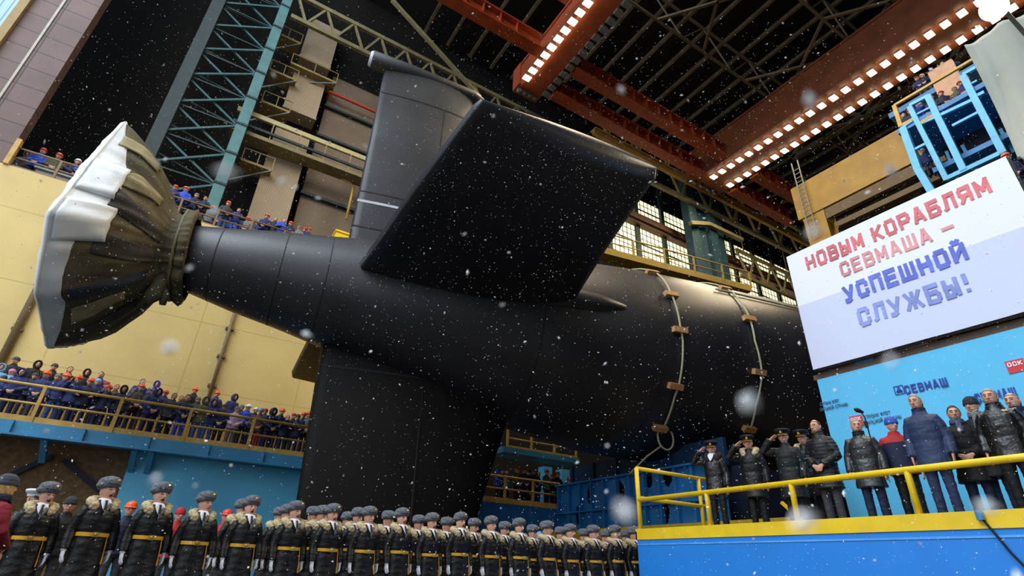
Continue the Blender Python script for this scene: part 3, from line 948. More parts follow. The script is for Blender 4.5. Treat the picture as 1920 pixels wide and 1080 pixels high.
w = MB(); w.bar(sp(9.55, -0.57, -3.6), sp(9.7, -0.50, -8.8), 0.09, 0.12); part(w, 'hinge_gap', M_seam, low, sub)

# ropes with wooden blocks laid over the hull
def hull_rope(label, pix, blocks, tail, cat='rope'):
    hits = [hull_hit(*p) for p in pix]
    s_top, f_top = hits[0]
    t = thing('marking_rope', label, cat, hull_pt(s_top, 0))
    pts = [hull_pt(s_top - 0.4, -0.9 + 0.45 * k, 0.12) for k in range(2)]
    hs = [(s_top - .2, 0.0)] + hits
    for (sa, fa), (sb, fb) in zip(hs, hs[1:]):
        for k in range(6):
            u = k / 6
            pts.append(hull_pt(sa + (sb - sa) * u, fa + (fb - fa) * u, 0.10))
    pts.append(hull_pt(*hits[-1], 0.1))
    w = MB(); w.path(pts, 0.045); part(w, 'rope', M_rope, t, smooth=True)
    for s, f in [hull_hit(*b) for b in blocks]:
        e = [hull_pt(s + ds, f + df, o) for o in (-0.02, 0.2) for ds, df in ((-0.34, -0.026), (0.34, -0.026), (0.34, 0.026), (-0.34, 0.026))]
        w = MB(); w.add(e, [(0, 3, 2, 1), (4, 5, 6, 7), (0, 1, 5, 4), (1, 2, 6, 5), (2, 3, 7, 6), (3, 0, 4, 7)]); part(w, 'wooden_block', M_wood, t)
    if tail:
        w = MB(); c = hull_pt(*hull_hit(*tail), 0.15)
        w.path([c + SA * (0.42 * math.sin(a)) + Vector((0, -0.05, 0.5 * math.cos(a) - 0.1)) for a in np.linspace(0, 2 * math.pi, 22)], 0.04)
        w.path([c + Vector((-0.3, 0, -0.5)), c + Vector((-0.8, 0.3, -0.9)), c + Vector((-1.3, 0.9, -1.6))], 0.035)
        part(w, 'rope_loop', M_rope, t, smooth=True)
    return t


hull_rope('pale rope with wooden blocks over the hull, ending in a loop near the dock',
          [(1225, 512), (1255, 552), (1272, 612), (1277, 640), (1270, 720), (1262, 742), (1243, 797)],
          [(1222, 514), (1256, 555), (1272, 620), (1264, 723), (1236, 800)], (1243, 812))
hull_rope('pale rope with wooden blocks over the hull, closer to the white banner',
          [(1358, 543), (1403, 600), (1412, 640), (1425, 700), (1414, 760), (1405, 800)],
          [(1358, 544), (1402, 600), (1420, 698), (1402, 802)], None)
# slack line across the top of the hull
s1, f1 = hull_hit(1340, 545); s2, f2 = hull_hit(1490, 580)
w = MB(); w.path([hull_pt(s1 + (s2 - s1) * k / 8 * 1.0, f1 + (f2 - f1) * k / 8, 0.1) for k in range(11)], 0.05)
solo(w, 'hull_line', M_rope, 'slack pale line along the top of the hull running towards the banner', 'rope', smooth=True)

# ------------------------------------------------------------------ wrapped propeller
M_canvas = mat('olive_canvas', (88, 80, 56), 0.85, 0, 0.35, 1.2, 0.5, 5)
M_white = mat('white_plastic_sheet', (226, 230, 232), 0.5, 0, 0.06, 2, 0.2, 4)
pc = thing('propeller_cover', 'propeller wrapped in olive canvas and white sheets, tied to the shaft', 'cover', sp(-2, 0, 0))
CORN = [R(27), R(110), R(143), R(178), R(225), R(275), R(325)]


def cover_r(phi):
    """polygon over the blade tips: distance factor at angle phi"""
    p = phi % (2 * math.pi)
    c = CORN + [CORN[0] + 2 * math.pi]
    if p < CORN[0]:
        p += 2 * math.pi
    for a, b in zip(c, c[1:]):
        if a <= p <= b:
            h = (b - a) / 2
            return math.cos(h) / math.cos(p - (a + b) / 2)
    return 1.0


def cover_pt(s, r, phi, k=1.0, off=0.0):
    """k: how strongly the blade tips show"""
    q = r * (1 + k * (cover_r(phi) - 1)) + off
    c, d = math.cos(phi), math.sin(phi)
    fold = 0.30 * mnoise.noise(Vector((c * 2.6, d * 2.6, s * 0.35 + 4)))
    fold += 0.24 * (0.5 - abs(mnoise.noise(Vector((c * 6, d * 6, s * 0.5)))) * 2)
    fold += 0.13 * mnoise.noise(Vector((c * 14, d * 14, s * 0.9)))
    fold += 0.05 * mnoise.noise(Vector((c * 4, d * 4, s * 4.0)))
    q += fold * min(1, (r - 0.9) / 2.2) * (1 - 0.82 * k ** 3)
    return sp(s - 0.12 * c, -q * d, q * c - 0.06)


NPH = 180
PROF = [(0.35, 1.50, 0), (0.28, 1.75, 0), (0.02, 1.62, 0), (-0.2, 1.42, 0), (-0.38, 1.5, .1), (-0.6, 1.9, .2), (-0.9, 2.45, .3), (-1.25, 2.95, .45), (-1.6, 3.38, .62), (-2.0, 3.75, .8), (-2.35, 4.02, .95), (-2.62, 4.18, 1.0)]
w = MB(); w.loft([[cover_pt(s, r, 2 * math.pi * i / NPH, k) for i in range(NPH)] for s, r, k in PROF], cap=False)
part(w, 'canvas', M_canvas, pc, smooth=True).modifiers.new('thickness', 'SOLIDIFY').thickness = 0.03
AFT = [(-2.62, 4.2, 1.0), (-2.75, 4.1, 1.0), (-2.95, 3.6, .9), (-3.1, 2.6, .7), (-3.15, 1.2, .4), (-3.2, 0.3, 0)]
EDGE = ([0, 14, 27, 42, 60, 80, 98, 106, 116, 132, 150, 168, 182, 260, 360], [.9, .97, .99, .86, .78, .74, .70, .72, .84, .87, .86, .90, .985, .95, .9])


def on_cover(u, phi, off, prof=PROF):
    """u runs along the profile 0..1"""
    x = u * (len(prof) - 1); i = min(int(x), len(prof) - 2); t = x - i
    s, r, k = [a + (b - a) * t for a, b in zip(prof[i], prof[i + 1])]
    p = cover_pt(s, r, phi, k, off)
    return p


rings = []
for i in range(7):
    rings.append([on_cover(u + (1 - u) * i / 6, R(f), 0.05 if i else 0.01) for f, u in ((360 * j / NPH, float(np.interp(360 * j / NPH, *EDGE))) for j in range(NPH))])
for s_, r_, k_ in AFT:
    rings.append([cover_pt(s_, r_, 2 * math.pi * j / NPH, k_, 0.05) for j in range(NPH)])
w = MB(); w.loft(rings, cap=True)
w.f.pop(-2); w.m.pop(-2)
part(w, 'white_sheet', M_white, pc, smooth=True)


def patch(name, m, u0, u1, f0, f1, skew=0.0, prof=PROF, off=0.05, root=None):
    w = MB(); n = 10
    g = lambda o: [on_cover(u0 + (u1 - u0) * i / n, R(f0 + (f1 - f0) * j / n + skew * i / n), o, prof) for i in range(n + 1) for j in range(n + 1)]
    a = g(off)
    fs = [(i * (n + 1) + j, (i + 1) * (n + 1) + j, (i + 1) * (n + 1) + j + 1, i * (n + 1) + j + 1) for i in range(n) for j in range(n)]
    w.add(a, fs)
    o = part(w, name, m, root or pc, pc, smooth=True)
    sd = o.modifiers.new('thickness', 'SOLIDIFY'); sd.thickness = 0.03; sd.offset = 1
    return o


M_tan = mat('tan_patch', (150, 138, 102), 0.8, 0, 0.12, 3)
M_char = mat('charcoal_patch', (62, 58, 52), 0.8, 0, 0.15, 3)
M_bluep = mat('blue_black_patch', (42, 48, 62), 0.8, 0, 0.15, 3)
for m, a, b, c, d, sk in ((M_tan, .62, .92, 32, 41, 4), (M_tan, .50, .82, 56, 70, 12), (M_char, .40, .76, 93, 107, -10), (M_char, .42, .76, 116, 129, -5), (M_bluep, .46, .84, 137, 145, 4), (M_tan, .58, .84, 150, 160, 5), (M_char, .52, .86, 168, 178, 5)):
    patch('sewn_patch', m, a, b, c, d, sk, off=0.035)
patch('loose_sheet', M_white, .70, .97, 97, 117, 4, PROF, 0.09)
patch('loose_sheet', M_white, .74, .98, 64, 92, 2, PROF, 0.08)
w = MB()
w.path([cover_pt(-0.05, 1.62, a, .3, 0.06) for a in np.linspace(0, 2 * math.pi, 60)], 0.05); part(w, 'tie_rope', mat('olive_rope', (110, 100, 70)), pc, smooth=True)
w = MB()
k0 = sp(-0.25, -0.6, -1.35)
w.path([k0, k0 + Vector((.05, -.1, -.35)), k0 + Vector((0.02, -.1, -.7)), k0 + Vector((-.12, -.1, -1.0))], [.32, .24, .28, .16], 10)
w.path([k0 + Vector((.1, 0, -.3)), k0 + Vector((.3, -.05, -.62)), k0 + Vector((.34, 0, -.95))], [.2, .17, .1], 8)
part(w, 'knot_end', M_canvas, pc, smooth=True)

# ------------------------------------------------------------------ speakers' podium, backdrop and banner
PX = 10.2
pd = thing('podium', 'bright blue podium with yellow edge plate carrying the officials', 'podium', (PX + 1.6, 4, 0))
yend = at(1194, 1000, X=PX).y
w = MB(); w.box((PX, -6, 0), (13.4, yend, 1.62)); part(w, 'box_body', M_blue_pod, pd)
w = MB(); w.box((PX - 0.02, -6, 1.62), (PX + 0.03, yend + 0.02, 1.86)); w.box((PX - 0.02, yend - 0.02, 1.62), (13.4, yend + 0.02, 1.80)); part(w, 'edge_plate', M_yellow, pd)
w = MB(); w.box((PX + .03, -6, 1.62), (13.4, yend - 0.02, 1.76)); part(w, 'deck', M_steel, pd)
w = MB(); w.box((PX - 0.012, -6, 1.50), (PX, yend, 1.53)); part(w, 'weld_line', mat('pale_blue_weld', (90, 168, 236)), pd)
rl = thing('podium_railing', 'bright yellow tube railing around the front and end of the podium', 'railing', (PX + .1, 6, 1.86))
yc = yend - 0.06
w = MB(); w.path([(PX + .08, yc, 2.53), (PX + .08, -6, 2.53)], 0.055, 12); part(w, 'front_rail', M_yellow, rl, smooth=True)
for py_ in (8.40, 6.38, 4.33, 2.3, 0.2):
    w = MB(); w.path([(PX + .08, py_, 1.84), (PX + .08, py_, 2.53), (PX + .08, py_, 2.58)], [.052, .052, .03], 12); part(w, 'post', M_yellow, rl, smooth=True)
w = MB(); w.path([(PX + .08, yc, 1.84), (PX + .08, yc, 3.30)], 0.055, 12); part(w, 'corner_post', M_yellow, rl, smooth=True)
for z in (3.30, 2.58):
    w = MB(); w.path([(PX + .08, yc, z), (13.3, yc, z)], 0.05, 12); part(w, 'side_rail', M_yellow, rl, smooth=True)
w = MB(); w.path([(12.6, yc, 1.76), (12.6, yc, 3.30)], 0.05, 12); part(w, 'post', M_yellow, rl, smooth=True)
w = MB(); w.bar((13.3, 8.6, 2.6), (13.3, 7.8, 1.8), 0.07); solo(w, 'stair_handrail', M_yellow, 'sloping yellow handrail behind the saluting officers', 'handrail')
# cable clipped to the podium face
cp = at(1840, 966, X=PX)
cb = thing('cable', 'black cable hanging from a blue clip on the yellow podium edge', 'cable', cp)
w = MB()
pts = [cp + Vector((-.05, 0, 0))]
for px_, py2 in ((1852, 985), (1872, 1008), (1895, 1036), (1925, 1066), (1960, 1095)):
    pts.append(at(px_, py2, X=PX - 0.05))
w.path(pts, 0.016); part(w, 'cord', M_black, cb, smooth=True)
w = MB(); w.path([cp + Vector((-.06, 0, -.07)), cp + Vector((-.06, 0, .06))], 0.05, 10); part(w, 'clip', M_blue, cb)

BK = 13.25
bd = thing('backdrop', 'pale blue fabric backdrop with company lettering behind the officials', 'backdrop', (BK, 2, 1.76))
yb0 = at(1530, 705, X=BK).y


def cloth(x, y0, y1, z0, z1, amp, n=60, m=20, seed=0.0, lean=0.0):
    w = MB(); vs = []
    for i in range(n + 1):
        for j in range(m + 1):
            u, v = i / n, j / m
            y, z = y0 + (y1 - y0) * u, z0 + (z1 - z0) * v
            dx = amp * (math.sin(y * 2.9 + seed + 0.4 * z) + 0.6 * math.sin(y * 7.3 + seed * 2 + 0.3 * z)) * (0.35 + 0.65 * (1 - v) ** .5) + lean * v
            vs.append((x + dx, y, z))
    fs = [(i * (m + 1) + j, (i + 1) * (m + 1) + j, (i + 1) * (m + 1) + j + 1, i * (m + 1) + j + 1) for i in range(n) for j in range(m)]
    w.add(vs, fs)
    return w


M_back = mat('pale_blue_backdrop_cloth', (98, 200, 244), 0.7, 0, 0.04, 0.8)
part(cloth(BK, -5, yb0, 1.76, 5.36, 0.010, 120, 16), 'cloth', M_back, bd, smooth=True)
w = MB(); w.box((BK + .05, -5, 5.38), (BK + .2, yb0 + .1, 5.50)); w.box((BK + .1, -5, 5.5), (BK + .2, yb0, 5.56)); part(w, 'top_bar', mat('rusty_bar', (96, 74, 60)), bd)
for y in (yb0 - .3, yb0 - 2.4, yb0 - 4.6):
    w = MB(); w.bar((BK + .22, y, 1.76), (BK + .22, y, 5.4), .09); part(w, 'frame_post', M_steel, bd)
w = MB(); w.box((BK + .06, yb0 - 1.35, 5.44), (BK + .1, yb0 - .95, 5.58)); part(w, 'blue_tag', M_blue_deep, bd)

# block letters drawn with straight strokes on a unit cell: x 0..1, y 0..1
GLY = {
    'Н': [[(0, 0), (0, 1)], [(1, 0), (1, 1)], [(0, .5), (1, .5)]],
    'О': [[(.2, 0), (0, .16), (0, .84), (.2, 1), (.8, 1), (1, .84), (1, .16), (.8, 0), (.2, 0)]],
    'В': [[(0, 0), (0, 1), (.75, 1), (.95, .88), (.95, .64), (.75, .53), (0, .53)], [(.75, .53), (1, .4), (1, .12), (.8, 0), (0, 0)]],
    'Ы': [[(0, 1), (0, 0), (.5, 0), (.66, .12), (.66, .42), (.5, .55), (0, .55)], [(1.05, 0), (1.05, 1)]],
    'Ь': [[(0, 1), (0, 0), (.8, 0), (1, .12), (1, .42), (.8, .55), (0, .55)]],
    'М': [[(0, 0), (0, 1), (.55, .25), (1.1, 1), (1.1, 0)]],
    'К': [[(0, 0), (0, 1)], [(0, .45), (.3, .5), (1, 1)], [(.3, .5), (1, 0)]],
    'Р': [[(0, 0), (0, 1), (.8, 1), (1, .87), (1, .57), (.8, .44), (0, .44)]],
    'А': [[(0, 0), (.45, 1), (.55, 1), (1, 0)], [(.18, .28), (.82, .28)]],
    'Б': [[(.92, 1), (0, 1), (0, 0), (.8, 0), (1, .12), (1, .43), (.8, .56), (0, .56)]],
    'Л': [[(-.05, 0), (.12, .06), (.28, 1), (1, 1), (1, 0)]],
    'Я': [[(1, 0), (1, 1), (.2, 1), (0, .87), (0, .57), (.2, .44), (1, .44)], [(.5, .44), (0, 0)]],
    'С': [[(1, .68), (1, .86), (.8, 1), (.2, 1), (0, .84), (0, .16), (.2, 0), (.8, 0), (1, .14), (1, .32)]],
    'Е': [[(.9, 1), (0, 1), (0, 0), (.9, 0)], [(0, .52), (.8, .52)]],
    'Ш': [[(0, 1), (0, 0), (1.3, 0), (1.3, 1)], [(.65, 0), (.65, 1)]],
    'У': [[(0, 1), (.5, .36)], [(1, 1), (.42, .05), (.25, 0), (.08, 0)]],
    'П': [[(0, 0), (0, 1), (1, 1), (1, 0)]],
    'Й': [[(0, 1), (0, 0)], [(0, .1), (1, .9)], [(1, 0), (1, 1)], [(.25, 1.3), (.4, 1.18), (.6, 1.18), (.75, 1.3)]],
    'И': [[(0, 1), (0, 0)], [(0, .1), (1, .9)], [(1, 0), (1, 1)]],
    'Ж': [[(.7, 0), (.7, 1)], [(0, 1), (.45, .5), (0, 0)], [(1.4, 1), (.95, .5), (1.4, 0)], [(.45, .5), (.95, .5)]],
    'Т': [[(0, 1), (1, 1)], [(.5, 0), (.5, 1)]],
    'Ф': [[(.5, -.05), (.5, 1.05)], [(.15, .2), (0, .35), (0, .7), (.15, .85), (.85, .85), (1, .7), (1, .35), (.85, .2), (.15, .2)]],
    '!': [[(.1, .52), (.1, 1)], [(.1, .02), (.1, .05)]],
    '–': [[(0, .42), (1, .42)]],
}
ADV = {'Ы': 1.05, 'М': 1.1, 'Ш': 1.3, 'Ж': 1.4, '!': .2}


def lettering(name, text, m, root, x, yleft, zbase, height, width, bold=0.2, sag=None):
    """flat block letters on the plane X=x, reading from +Y to -Y; bold is the stroke in cell units"""
    CWD, GAP = 0.62, 0.30
    tot = 0.0; pos = []
    for ch in text:
        if ch == ' ':
            tot += 0.55; continue
        pos.append((ch, tot + bold * .5)); tot += ADV.get(ch, 1.0) * CWD + GAP + bold * .6
    tot -= GAP - bold * .4
    k = width / tot
    w = MB(); nb = 0
    for ch, x0 in pos:
        for st in GLY[ch]:
            for (ax, ay), (bx, by) in zip(st, st[1:]):
                hy = height * (1 - bold * .9)
                p = Vector((x, yleft - (x0 + ax * CWD) * k, zbase + bold * .45 * height + ay * hy))
                q = Vector((x, yleft - (x0 + bx * CWD) * k, zbase + bold * .45 * height + by * hy))
                d = (q - p).normalized()
                nb += 1
                t = bold * (k * .95 if abs(d.z) > .5 else height * .9)
                e = d * t * .40
                w.bar(p - e, q + e, t, 0.004 + 0.0009 * (nb % 13), (1, 0, 0))
    return part(w, name, m, root)


M_navyt = mat('navy_print', (52, 70, 160), 0.7, 0, 0)
M_redt = mat('red_print', (222, 62, 70), 0.7, 0, 0)
M_greyt = mat('grey_blue_print', (70, 110, 150), 0.7, 0, 0)
M_whitet = mat('white_print', (244, 244, 244), 0.7, 0, 0)
xb = BK - 0.02


def write_at(text, m, p0, p1, h, bold=0.2, name='lettering', root=bd, x=None, **k):
    x = xb if x is None else x
    a, b = at(*p0, X=x), at(*p1, X=x)
    return lettering(name, text, m, root, x, a.y, (a.z + b.z) / 2, h, a.y - b.y, bold, **k)


write_at('СЕВМАШ', M_navyt, (1698, 738), (1779, 725), 0.19, 0.22)
write_at('СЕВМАШ', M_navyt, (1832, 757), (1908, 742), 0.19, 0.22)
for (px_, py_) in ((1687, 736), (1826, 758)):
    c = at(px_, py_, X=xb)
    w = MB(); w.bar(c + Vector((0, .06, .02)), c + Vector((0, -.06, .02)), .02, .02); w.bar(c + Vector((0, 0, .02)), c + Vector((0, 0, .13)), .03, .03)
    w.bar(c + Vector((0, .05, .02)), c + Vector((0, 0, .10)), .02); w.bar(c + Vector((0, -.05, .02)), c + Vector((0, 0, .10)), .02)
    for dy, z0_ in ((.09, 0), (-.09, 0)):
        w.bar(c + Vector((0, dy, -.03)), c + Vector((0, dy, .15)), .012)
    w.bar(c + Vector((0, .09, .15)), c + Vector((0, -.09, .15)), .012); w.bar(c + Vector((0, .09, -.03)), c + Vector((0, -.09, -.03)), .012)
    part(w, 'emblem', M_navyt, bd)
for (px_, py_) in ((1905, 687), (1606, 790)):
    c = at(px_, py_, X=xb)
    w = MB(); w.box((c.x - .005, c.y - .14, c.z - .11), (c.x + .005, c.y + .14, c.z + .13)); o = part(w, 'red_logo', M_redt, bd)
    lettering('logo_letters', 'ОСК', M_whitet, bd, c.x - .01, c.y + .115, c.z + .01, .085, .23, 0.24)
for l0, l1, t1, t2 in (((1538, 760), (1574, 755), 'СТРОИМ ФЛОТ', None), ((1538, 770), (1590, 762), 'СИЛЬНОЙ СТРАНЫ', None),
                       ((1621, 786), (1670, 776), 'СТРОИМ ФЛОТ', None), ((1622, 797), (1690, 784), 'СИЛЬНОЙ СТРАНЫ', None)):
    write_at(t1, M_greyt, l0, l1, 0.08, 0.16)

# white banner on its frame above the backdrop
BN = 13.1
bn = thing('banner', 'big white fabric banner with red and blue slogan above the podium', 'banner', (BN, 4, 5.5))
yl, yr = 6.93, at(1890, 302, X=BN).y
zt, zb = at(1490, 475, X=BN).z, at(1527, 693, X=BN).z
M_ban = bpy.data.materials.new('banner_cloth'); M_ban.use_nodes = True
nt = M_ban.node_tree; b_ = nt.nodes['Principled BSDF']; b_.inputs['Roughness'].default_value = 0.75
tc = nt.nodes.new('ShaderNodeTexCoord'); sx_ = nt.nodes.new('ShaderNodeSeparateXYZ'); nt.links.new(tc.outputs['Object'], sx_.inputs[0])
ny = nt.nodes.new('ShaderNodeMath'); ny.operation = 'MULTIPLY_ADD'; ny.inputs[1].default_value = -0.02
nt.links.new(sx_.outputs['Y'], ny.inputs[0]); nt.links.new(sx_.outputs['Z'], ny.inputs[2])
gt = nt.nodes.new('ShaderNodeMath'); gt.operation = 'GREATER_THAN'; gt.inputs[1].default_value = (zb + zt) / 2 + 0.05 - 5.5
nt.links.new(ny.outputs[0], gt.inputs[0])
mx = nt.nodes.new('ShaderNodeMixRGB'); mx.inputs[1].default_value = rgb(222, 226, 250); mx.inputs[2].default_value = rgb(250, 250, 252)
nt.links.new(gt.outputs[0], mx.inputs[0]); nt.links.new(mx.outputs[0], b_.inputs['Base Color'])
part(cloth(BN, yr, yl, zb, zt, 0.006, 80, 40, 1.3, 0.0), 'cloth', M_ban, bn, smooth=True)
xt = BN - 0.014


def ban(text, m, p0, p1, h, bold):
    a, b = at(*p0, X=xt), at(*p1, X=xt)
    return lettering('lettering', text, m, bn, xt, a.y, (a.z + b.z) / 2, h, a.y - b.y, bold)


M_red2 = mat('faded_red_print', (234, 122, 126), 0.7, 0, 0.25, 1.5)
M_red3 = mat('paler_red_print', (240, 160, 160), 0.7, 0, 0.25, 1.5)
M_blu2 = mat('faded_blue_print', (112, 126, 222), 0.7, 0, 0.25, 1.5)
M_blu3 = mat('paler_blue_print', (152, 164, 232), 0.7, 0, 0.2, 1.5)
ban('НОВЫМ КОРАБЛЯМ', M_red2, (1514, 505), (1864, 364), 0.44, 0.25)
ban('СЕВМАША –', M_red3, (1579, 519), (1793, 436), 0.40, 0.22)
ban('УСПЕШНОЙ', M_blu2, (1585, 566), (1820, 490), 0.47, 0.27)
ban('СЛУЖБЫ!', M_blu3, (1613, 612), (1826, 549), 0.47, 0.25)
M_fr = mat('dark_banner_frame', (52, 46, 44), 0.7)
w = MB()
for a, b in (((BN + .12, yl, zt), (BN + .12, yr, zt)), ((BN + .12, yl, zb), (BN + .12, yr, zb)), ((BN + .12, yl, zb), (BN + .12, yl, zt)), ((BN + .12, yr, zb), (BN + .12, yr, zt)), ((BN + .12, (yl + yr) / 2, zb), (BN + .12, (yl + yr) / 2, zt))):
    w.bar(a, b, 0.06)
part(w, 'frame', M_fr, bn)
for y in (yl - .1, yr - .15, (yl + yr) / 2):
    w = MB(); w.bar((BN + .5, y, 1.76), (BN + .5, y, zt), 0.1); w.bar((BN + .5, y, zt - .1), (BN + .12, y, zt - .1), 0.06); part(w, 'frame_leg', M_fr, bn)
w = MB()
for k in range(9):
    y = yl - .05; z = zb + .1 + k * (zt - zb - .2) / 8
    w.bar((BN + .03, y - .02, z), (BN + .1, y + .03, z + .02), 0.02)
part(w, 'lacing', M_rope, bn)
w = MB(); w.box((16.2, -4, 1.8), (17.0, 1.55, 9.6)); w.box((16.0, 1.2, 1.8), (16.3, 1.5, 10.2))
solo(w, 'dark_scaffold', M_blue_black, 'dark structure visible in the gap between banner and grey canvas sheet', 'scaffold')
# microphone on a goose-neck stand
m0 = at(1613, 771, X=PX + .45)
ms = thing('microphone_stand', 'black microphone on a thin stand in front of the leather jacket official', 'microphone stand', (m0.x, m0.y - .05, 1.76))
w = MB(); w.path([(m0.x, m0.y - .05, 1.78), (m0.x, m0.y - .05, m0.z - .22), (m0.x, m0.y - .04, m0.z - .1), m0], .012); part(w, 'stand_tube', M_black, ms, smooth=True)
w = MB(); w.path([m0 + Vector((.05, -.02, -.02)), m0, m0 + Vector((-.05, .03, .02)), m0 + Vector((-.09, .05, .035))], [.02, .035, .045, .02], 10); part(w, 'microphone', M_black, ms, smooth=True)
w = MB(); w.path([(m0.x, m0.y - .05, 1.76), (m0.x, m0.y - .05, 1.79)], .16, 16); part(w, 'foot_plate', M_black, ms)
w = MB(); w.path([(m0.x - .02, m0.y - .05, m0.z - .32), (m0.x - .02, m0.y - .05, m0.z - .2)], .03, 8); part(w, 'clamp', M_black, ms)
# ------------------------------------------------------------------ people
def remesh(mb, voxel, smooth=2, fn=None, name='m'):
    me = mb.mesh(name)
    o = bpy.data.objects.new(name, me); COL.objects.link(o)
    md = o.modifiers.new('r', 'REMESH'); md.mode = 'VOXEL'; md.voxel_size = voxel; md.use_smooth_shade = True
    dg = bpy.context.evaluated_depsgraph_get()
    out = bpy.data.meshes.new_from_object(o.evaluated_get(dg))
    bpy.data.objects.remove(o); bpy.data.meshes.remove(me)
    bm = bmesh.new(); bm.from_mesh(out)
    # keep the one continuous surface
    seen, best = set(), []
    for v in bm.verts:
        if v in seen:
            continue
        st, comp = [v], []
        seen.add(v)
        while st:
            a = st.pop(); comp.append(a)
            for e in a.link_edges:
                b = e.other_vert(a)
                if b not in seen:
                    seen.add(b); st.append(b)
        if len(comp) > len(best):
            best = comp
    keep = set(best)
    bmesh.ops.delete(bm, geom=[v for v in bm.verts if v not in keep], context='VERTS')
    for _ in range(smooth):
        bmesh.ops.smooth_vert(bm, verts=bm.verts, factor=0.5, use_axis_x=True, use_axis_y=True, use_axis_z=True)
    if fn:
        bm.normal_update()
        for v in bm.verts:
            v.co += v.normal * fn(v.co)
    for f in bm.faces:
        f.smooth = True
    bm.to_mesh(out); bm.free()
    out.materials.clear()
    out.name = name
    return out


def V(*a):
    return Vector(a)


# poses: per side (elbow, wrist, hand direction, palm normal, curl); side sign multiplies x, forward is -y
POSES = {
    'down': {s: (V(.265 * s, .03, 1.13), V(.275 * s, -.05, .88), V(-.05 * s, -.12, -1), V(-s, .1, 0), .35) for s in (-1, 1)},
    'rail': {s: (V(.285 * s, -.06, 1.16), V(.20 * s, -.31, 1.12), V(-.35 * s, -.8, -.25), V(0, -.2, -1), .5) for s in (-1, 1)},
    'clasp': {s: (V(.285 * s, .0, 1.14), V(.085 * s, -.23, .98), V(-.7 * s, -.15, -.35), V(0, 1, 0), .45) for s in (-1, 1)},
    'camera': {s: (V(.26 * s, -.17, 1.20), V(.09 * s, -.27, 1.50), V(-.25 * s, -.1, 1), V(-s, .2, 0), .5) for s in (-1, 1)},
}
POSES['salute'] = dict(POSES['down'])
POSES['salute'][-1] = (V(-.43, -.13, 1.40), V(-.225, -.17, 1.60), V(.72, .22, .48), V(.1, -.5, -.85), .05)


def head_frame(yaw, pitch=0.0):
    """turns a point around the neck"""
    piv = V(0, .015, 1.52)
    m = Matrix.Rotation(yaw, 3, 'Z') @ Matrix.Rotation(pitch, 3, 'X')
    return lambda p: piv + m @ (Vector(p) - piv)


HC = V(0, -.012, 1.652)     # middle of the head


def build_hand(w, wrist, d, pn, curl, side, fat=0.0):
    d = d.normalized(); pn = (pn - d * pn.dot(d)).normalized(); x = d.cross(pn) * side   # x points to the thumb side
    k = wrist
    w.path([k - d * .02, k + d * .02, k + d * .055, k + d * .092], [(.021 + fat, .027 + fat), (.019 + fat, .033 + fat), (.017 + fat, .041 + fat), (.014 + fat, .039 + fat)], 10, side=pn)
    for i, (off, L) in enumerate(((.030, .070), (.0105, .078), (-.0095, .073), (-.029, .058))):
        b = k + d * .085 + x * off
        sd = (d + x * off * 3.2).normalized()
        p1 = b + sd * L * .45 + pn * (curl * .010)
        p2 = p1 + (sd * (1 - curl * .5) + pn * curl * .9).normalized() * L * .32
        p3 = p2 + (sd * (1 - curl * .95) + pn * curl * 1.3).normalized() * L * .27
        w.path([b - sd * .02, b, p1, p2, p3], [.0085 + fat, .0092 + fat, .0085 + fat, .0078 + fat, .0056 + fat], 8)
    b = k + d * .03 + x * .030
    t = (d * .75 + x * .62 + pn * .25).normalized()
    w.path([b - t * .015, b + t * .025, b + t * .048 + pn * .004, b + (t * .6 + d * .5).normalized() * .068 + pn * .008], [.0125 + fat, .0115 + fat, .0098 + fat, .007 + fat], 8)


def head_shape(w, hf, singing):
    def fn(x, y, z):
        z /= 1.066; x /= 1.07; y /= 1.06
        u = z / .122
        if u < 0:
            x *= 1 - .30 * (-u) ** 1.6
            if y < 0:
                y *= 1 - .10 * (-u) ** 2
            else:
                y *= 1 - .38 * (-u) ** 1.2
        if y < -.02:
            for sx in (-1, 1):
                g = math.exp(-((x - sx * .031) / .018) ** 2 - ((z - .008) / .013) ** 2)
                y += .011 * g
            y += .010 * math.exp(-(x / .09) ** 2 - ((z + .028) / .02) ** 2) * (abs(x) > .02)
            y -= .006 * math.exp(-(x / .05) ** 2 - ((z - .034) / .014) ** 2)
            y -= .008 * math.exp(-(x / .028) ** 2 - ((z + .098) / .018) ** 2)
            if singing:
                y += .020 * math.exp(-(x / .017) ** 2 - ((z + .064) / .013) ** 2)
        return hf(HC + V(x * 1.08, y * 1.07, z * 1.07)) - HC
    w.ell(HC, .0845, .106, .130, 40, 30, lambda x, y, z: fn(x, y, z))
    h = lambda *a: hf(HC + V(a[0] * 1.08, a[1] * 1.07, a[2] * 1.07))
    w.path([h(0, -.094, .026), h(0, -.106, .002), h(0, -.121, -.024), h(0, -.112, -.036)], [.0085, .0105, .0145, .009], 10)
    for s in (-1, 1):
        w.path([h(s * .010, -.105, -.030), h(s * .014, -.098, -.032)], [.009, .007], 8)
        w.path([h(s * .074, .008, -.036), h(s * .083, .014, -.01), h(s * .086, .018, .018), h(s * .078, .012, .03)], [.007, .011, .013, .006], 8, .6)
        w.path([h(s * .012, -.100, .036), h(s * .034, -.094, .041), h(s * .052, -.078, .034)], [.005, .006, .004], 8)
    if not singing:
        w.path([h(-.026, -.085, -.061), h(-.012, -.0965, -.057), h(0, -.0985, -.058), h(.012, -.0965, -.057), h(.026, -.085, -.061)], [.003, .0062, .007, .0062, .003], 8)
    w.path([h(-.020, -.086, -.077), h(0, -.0965, -.079), h(.020, -.086, -.077)], [.004, .0065, .004], 8)
    if singing:
        w.path([h(-.020, -.088, -.052), h(0, -.0985, -.050), h(.020, -.088, -.052)], [.004, .006, .004], 8)


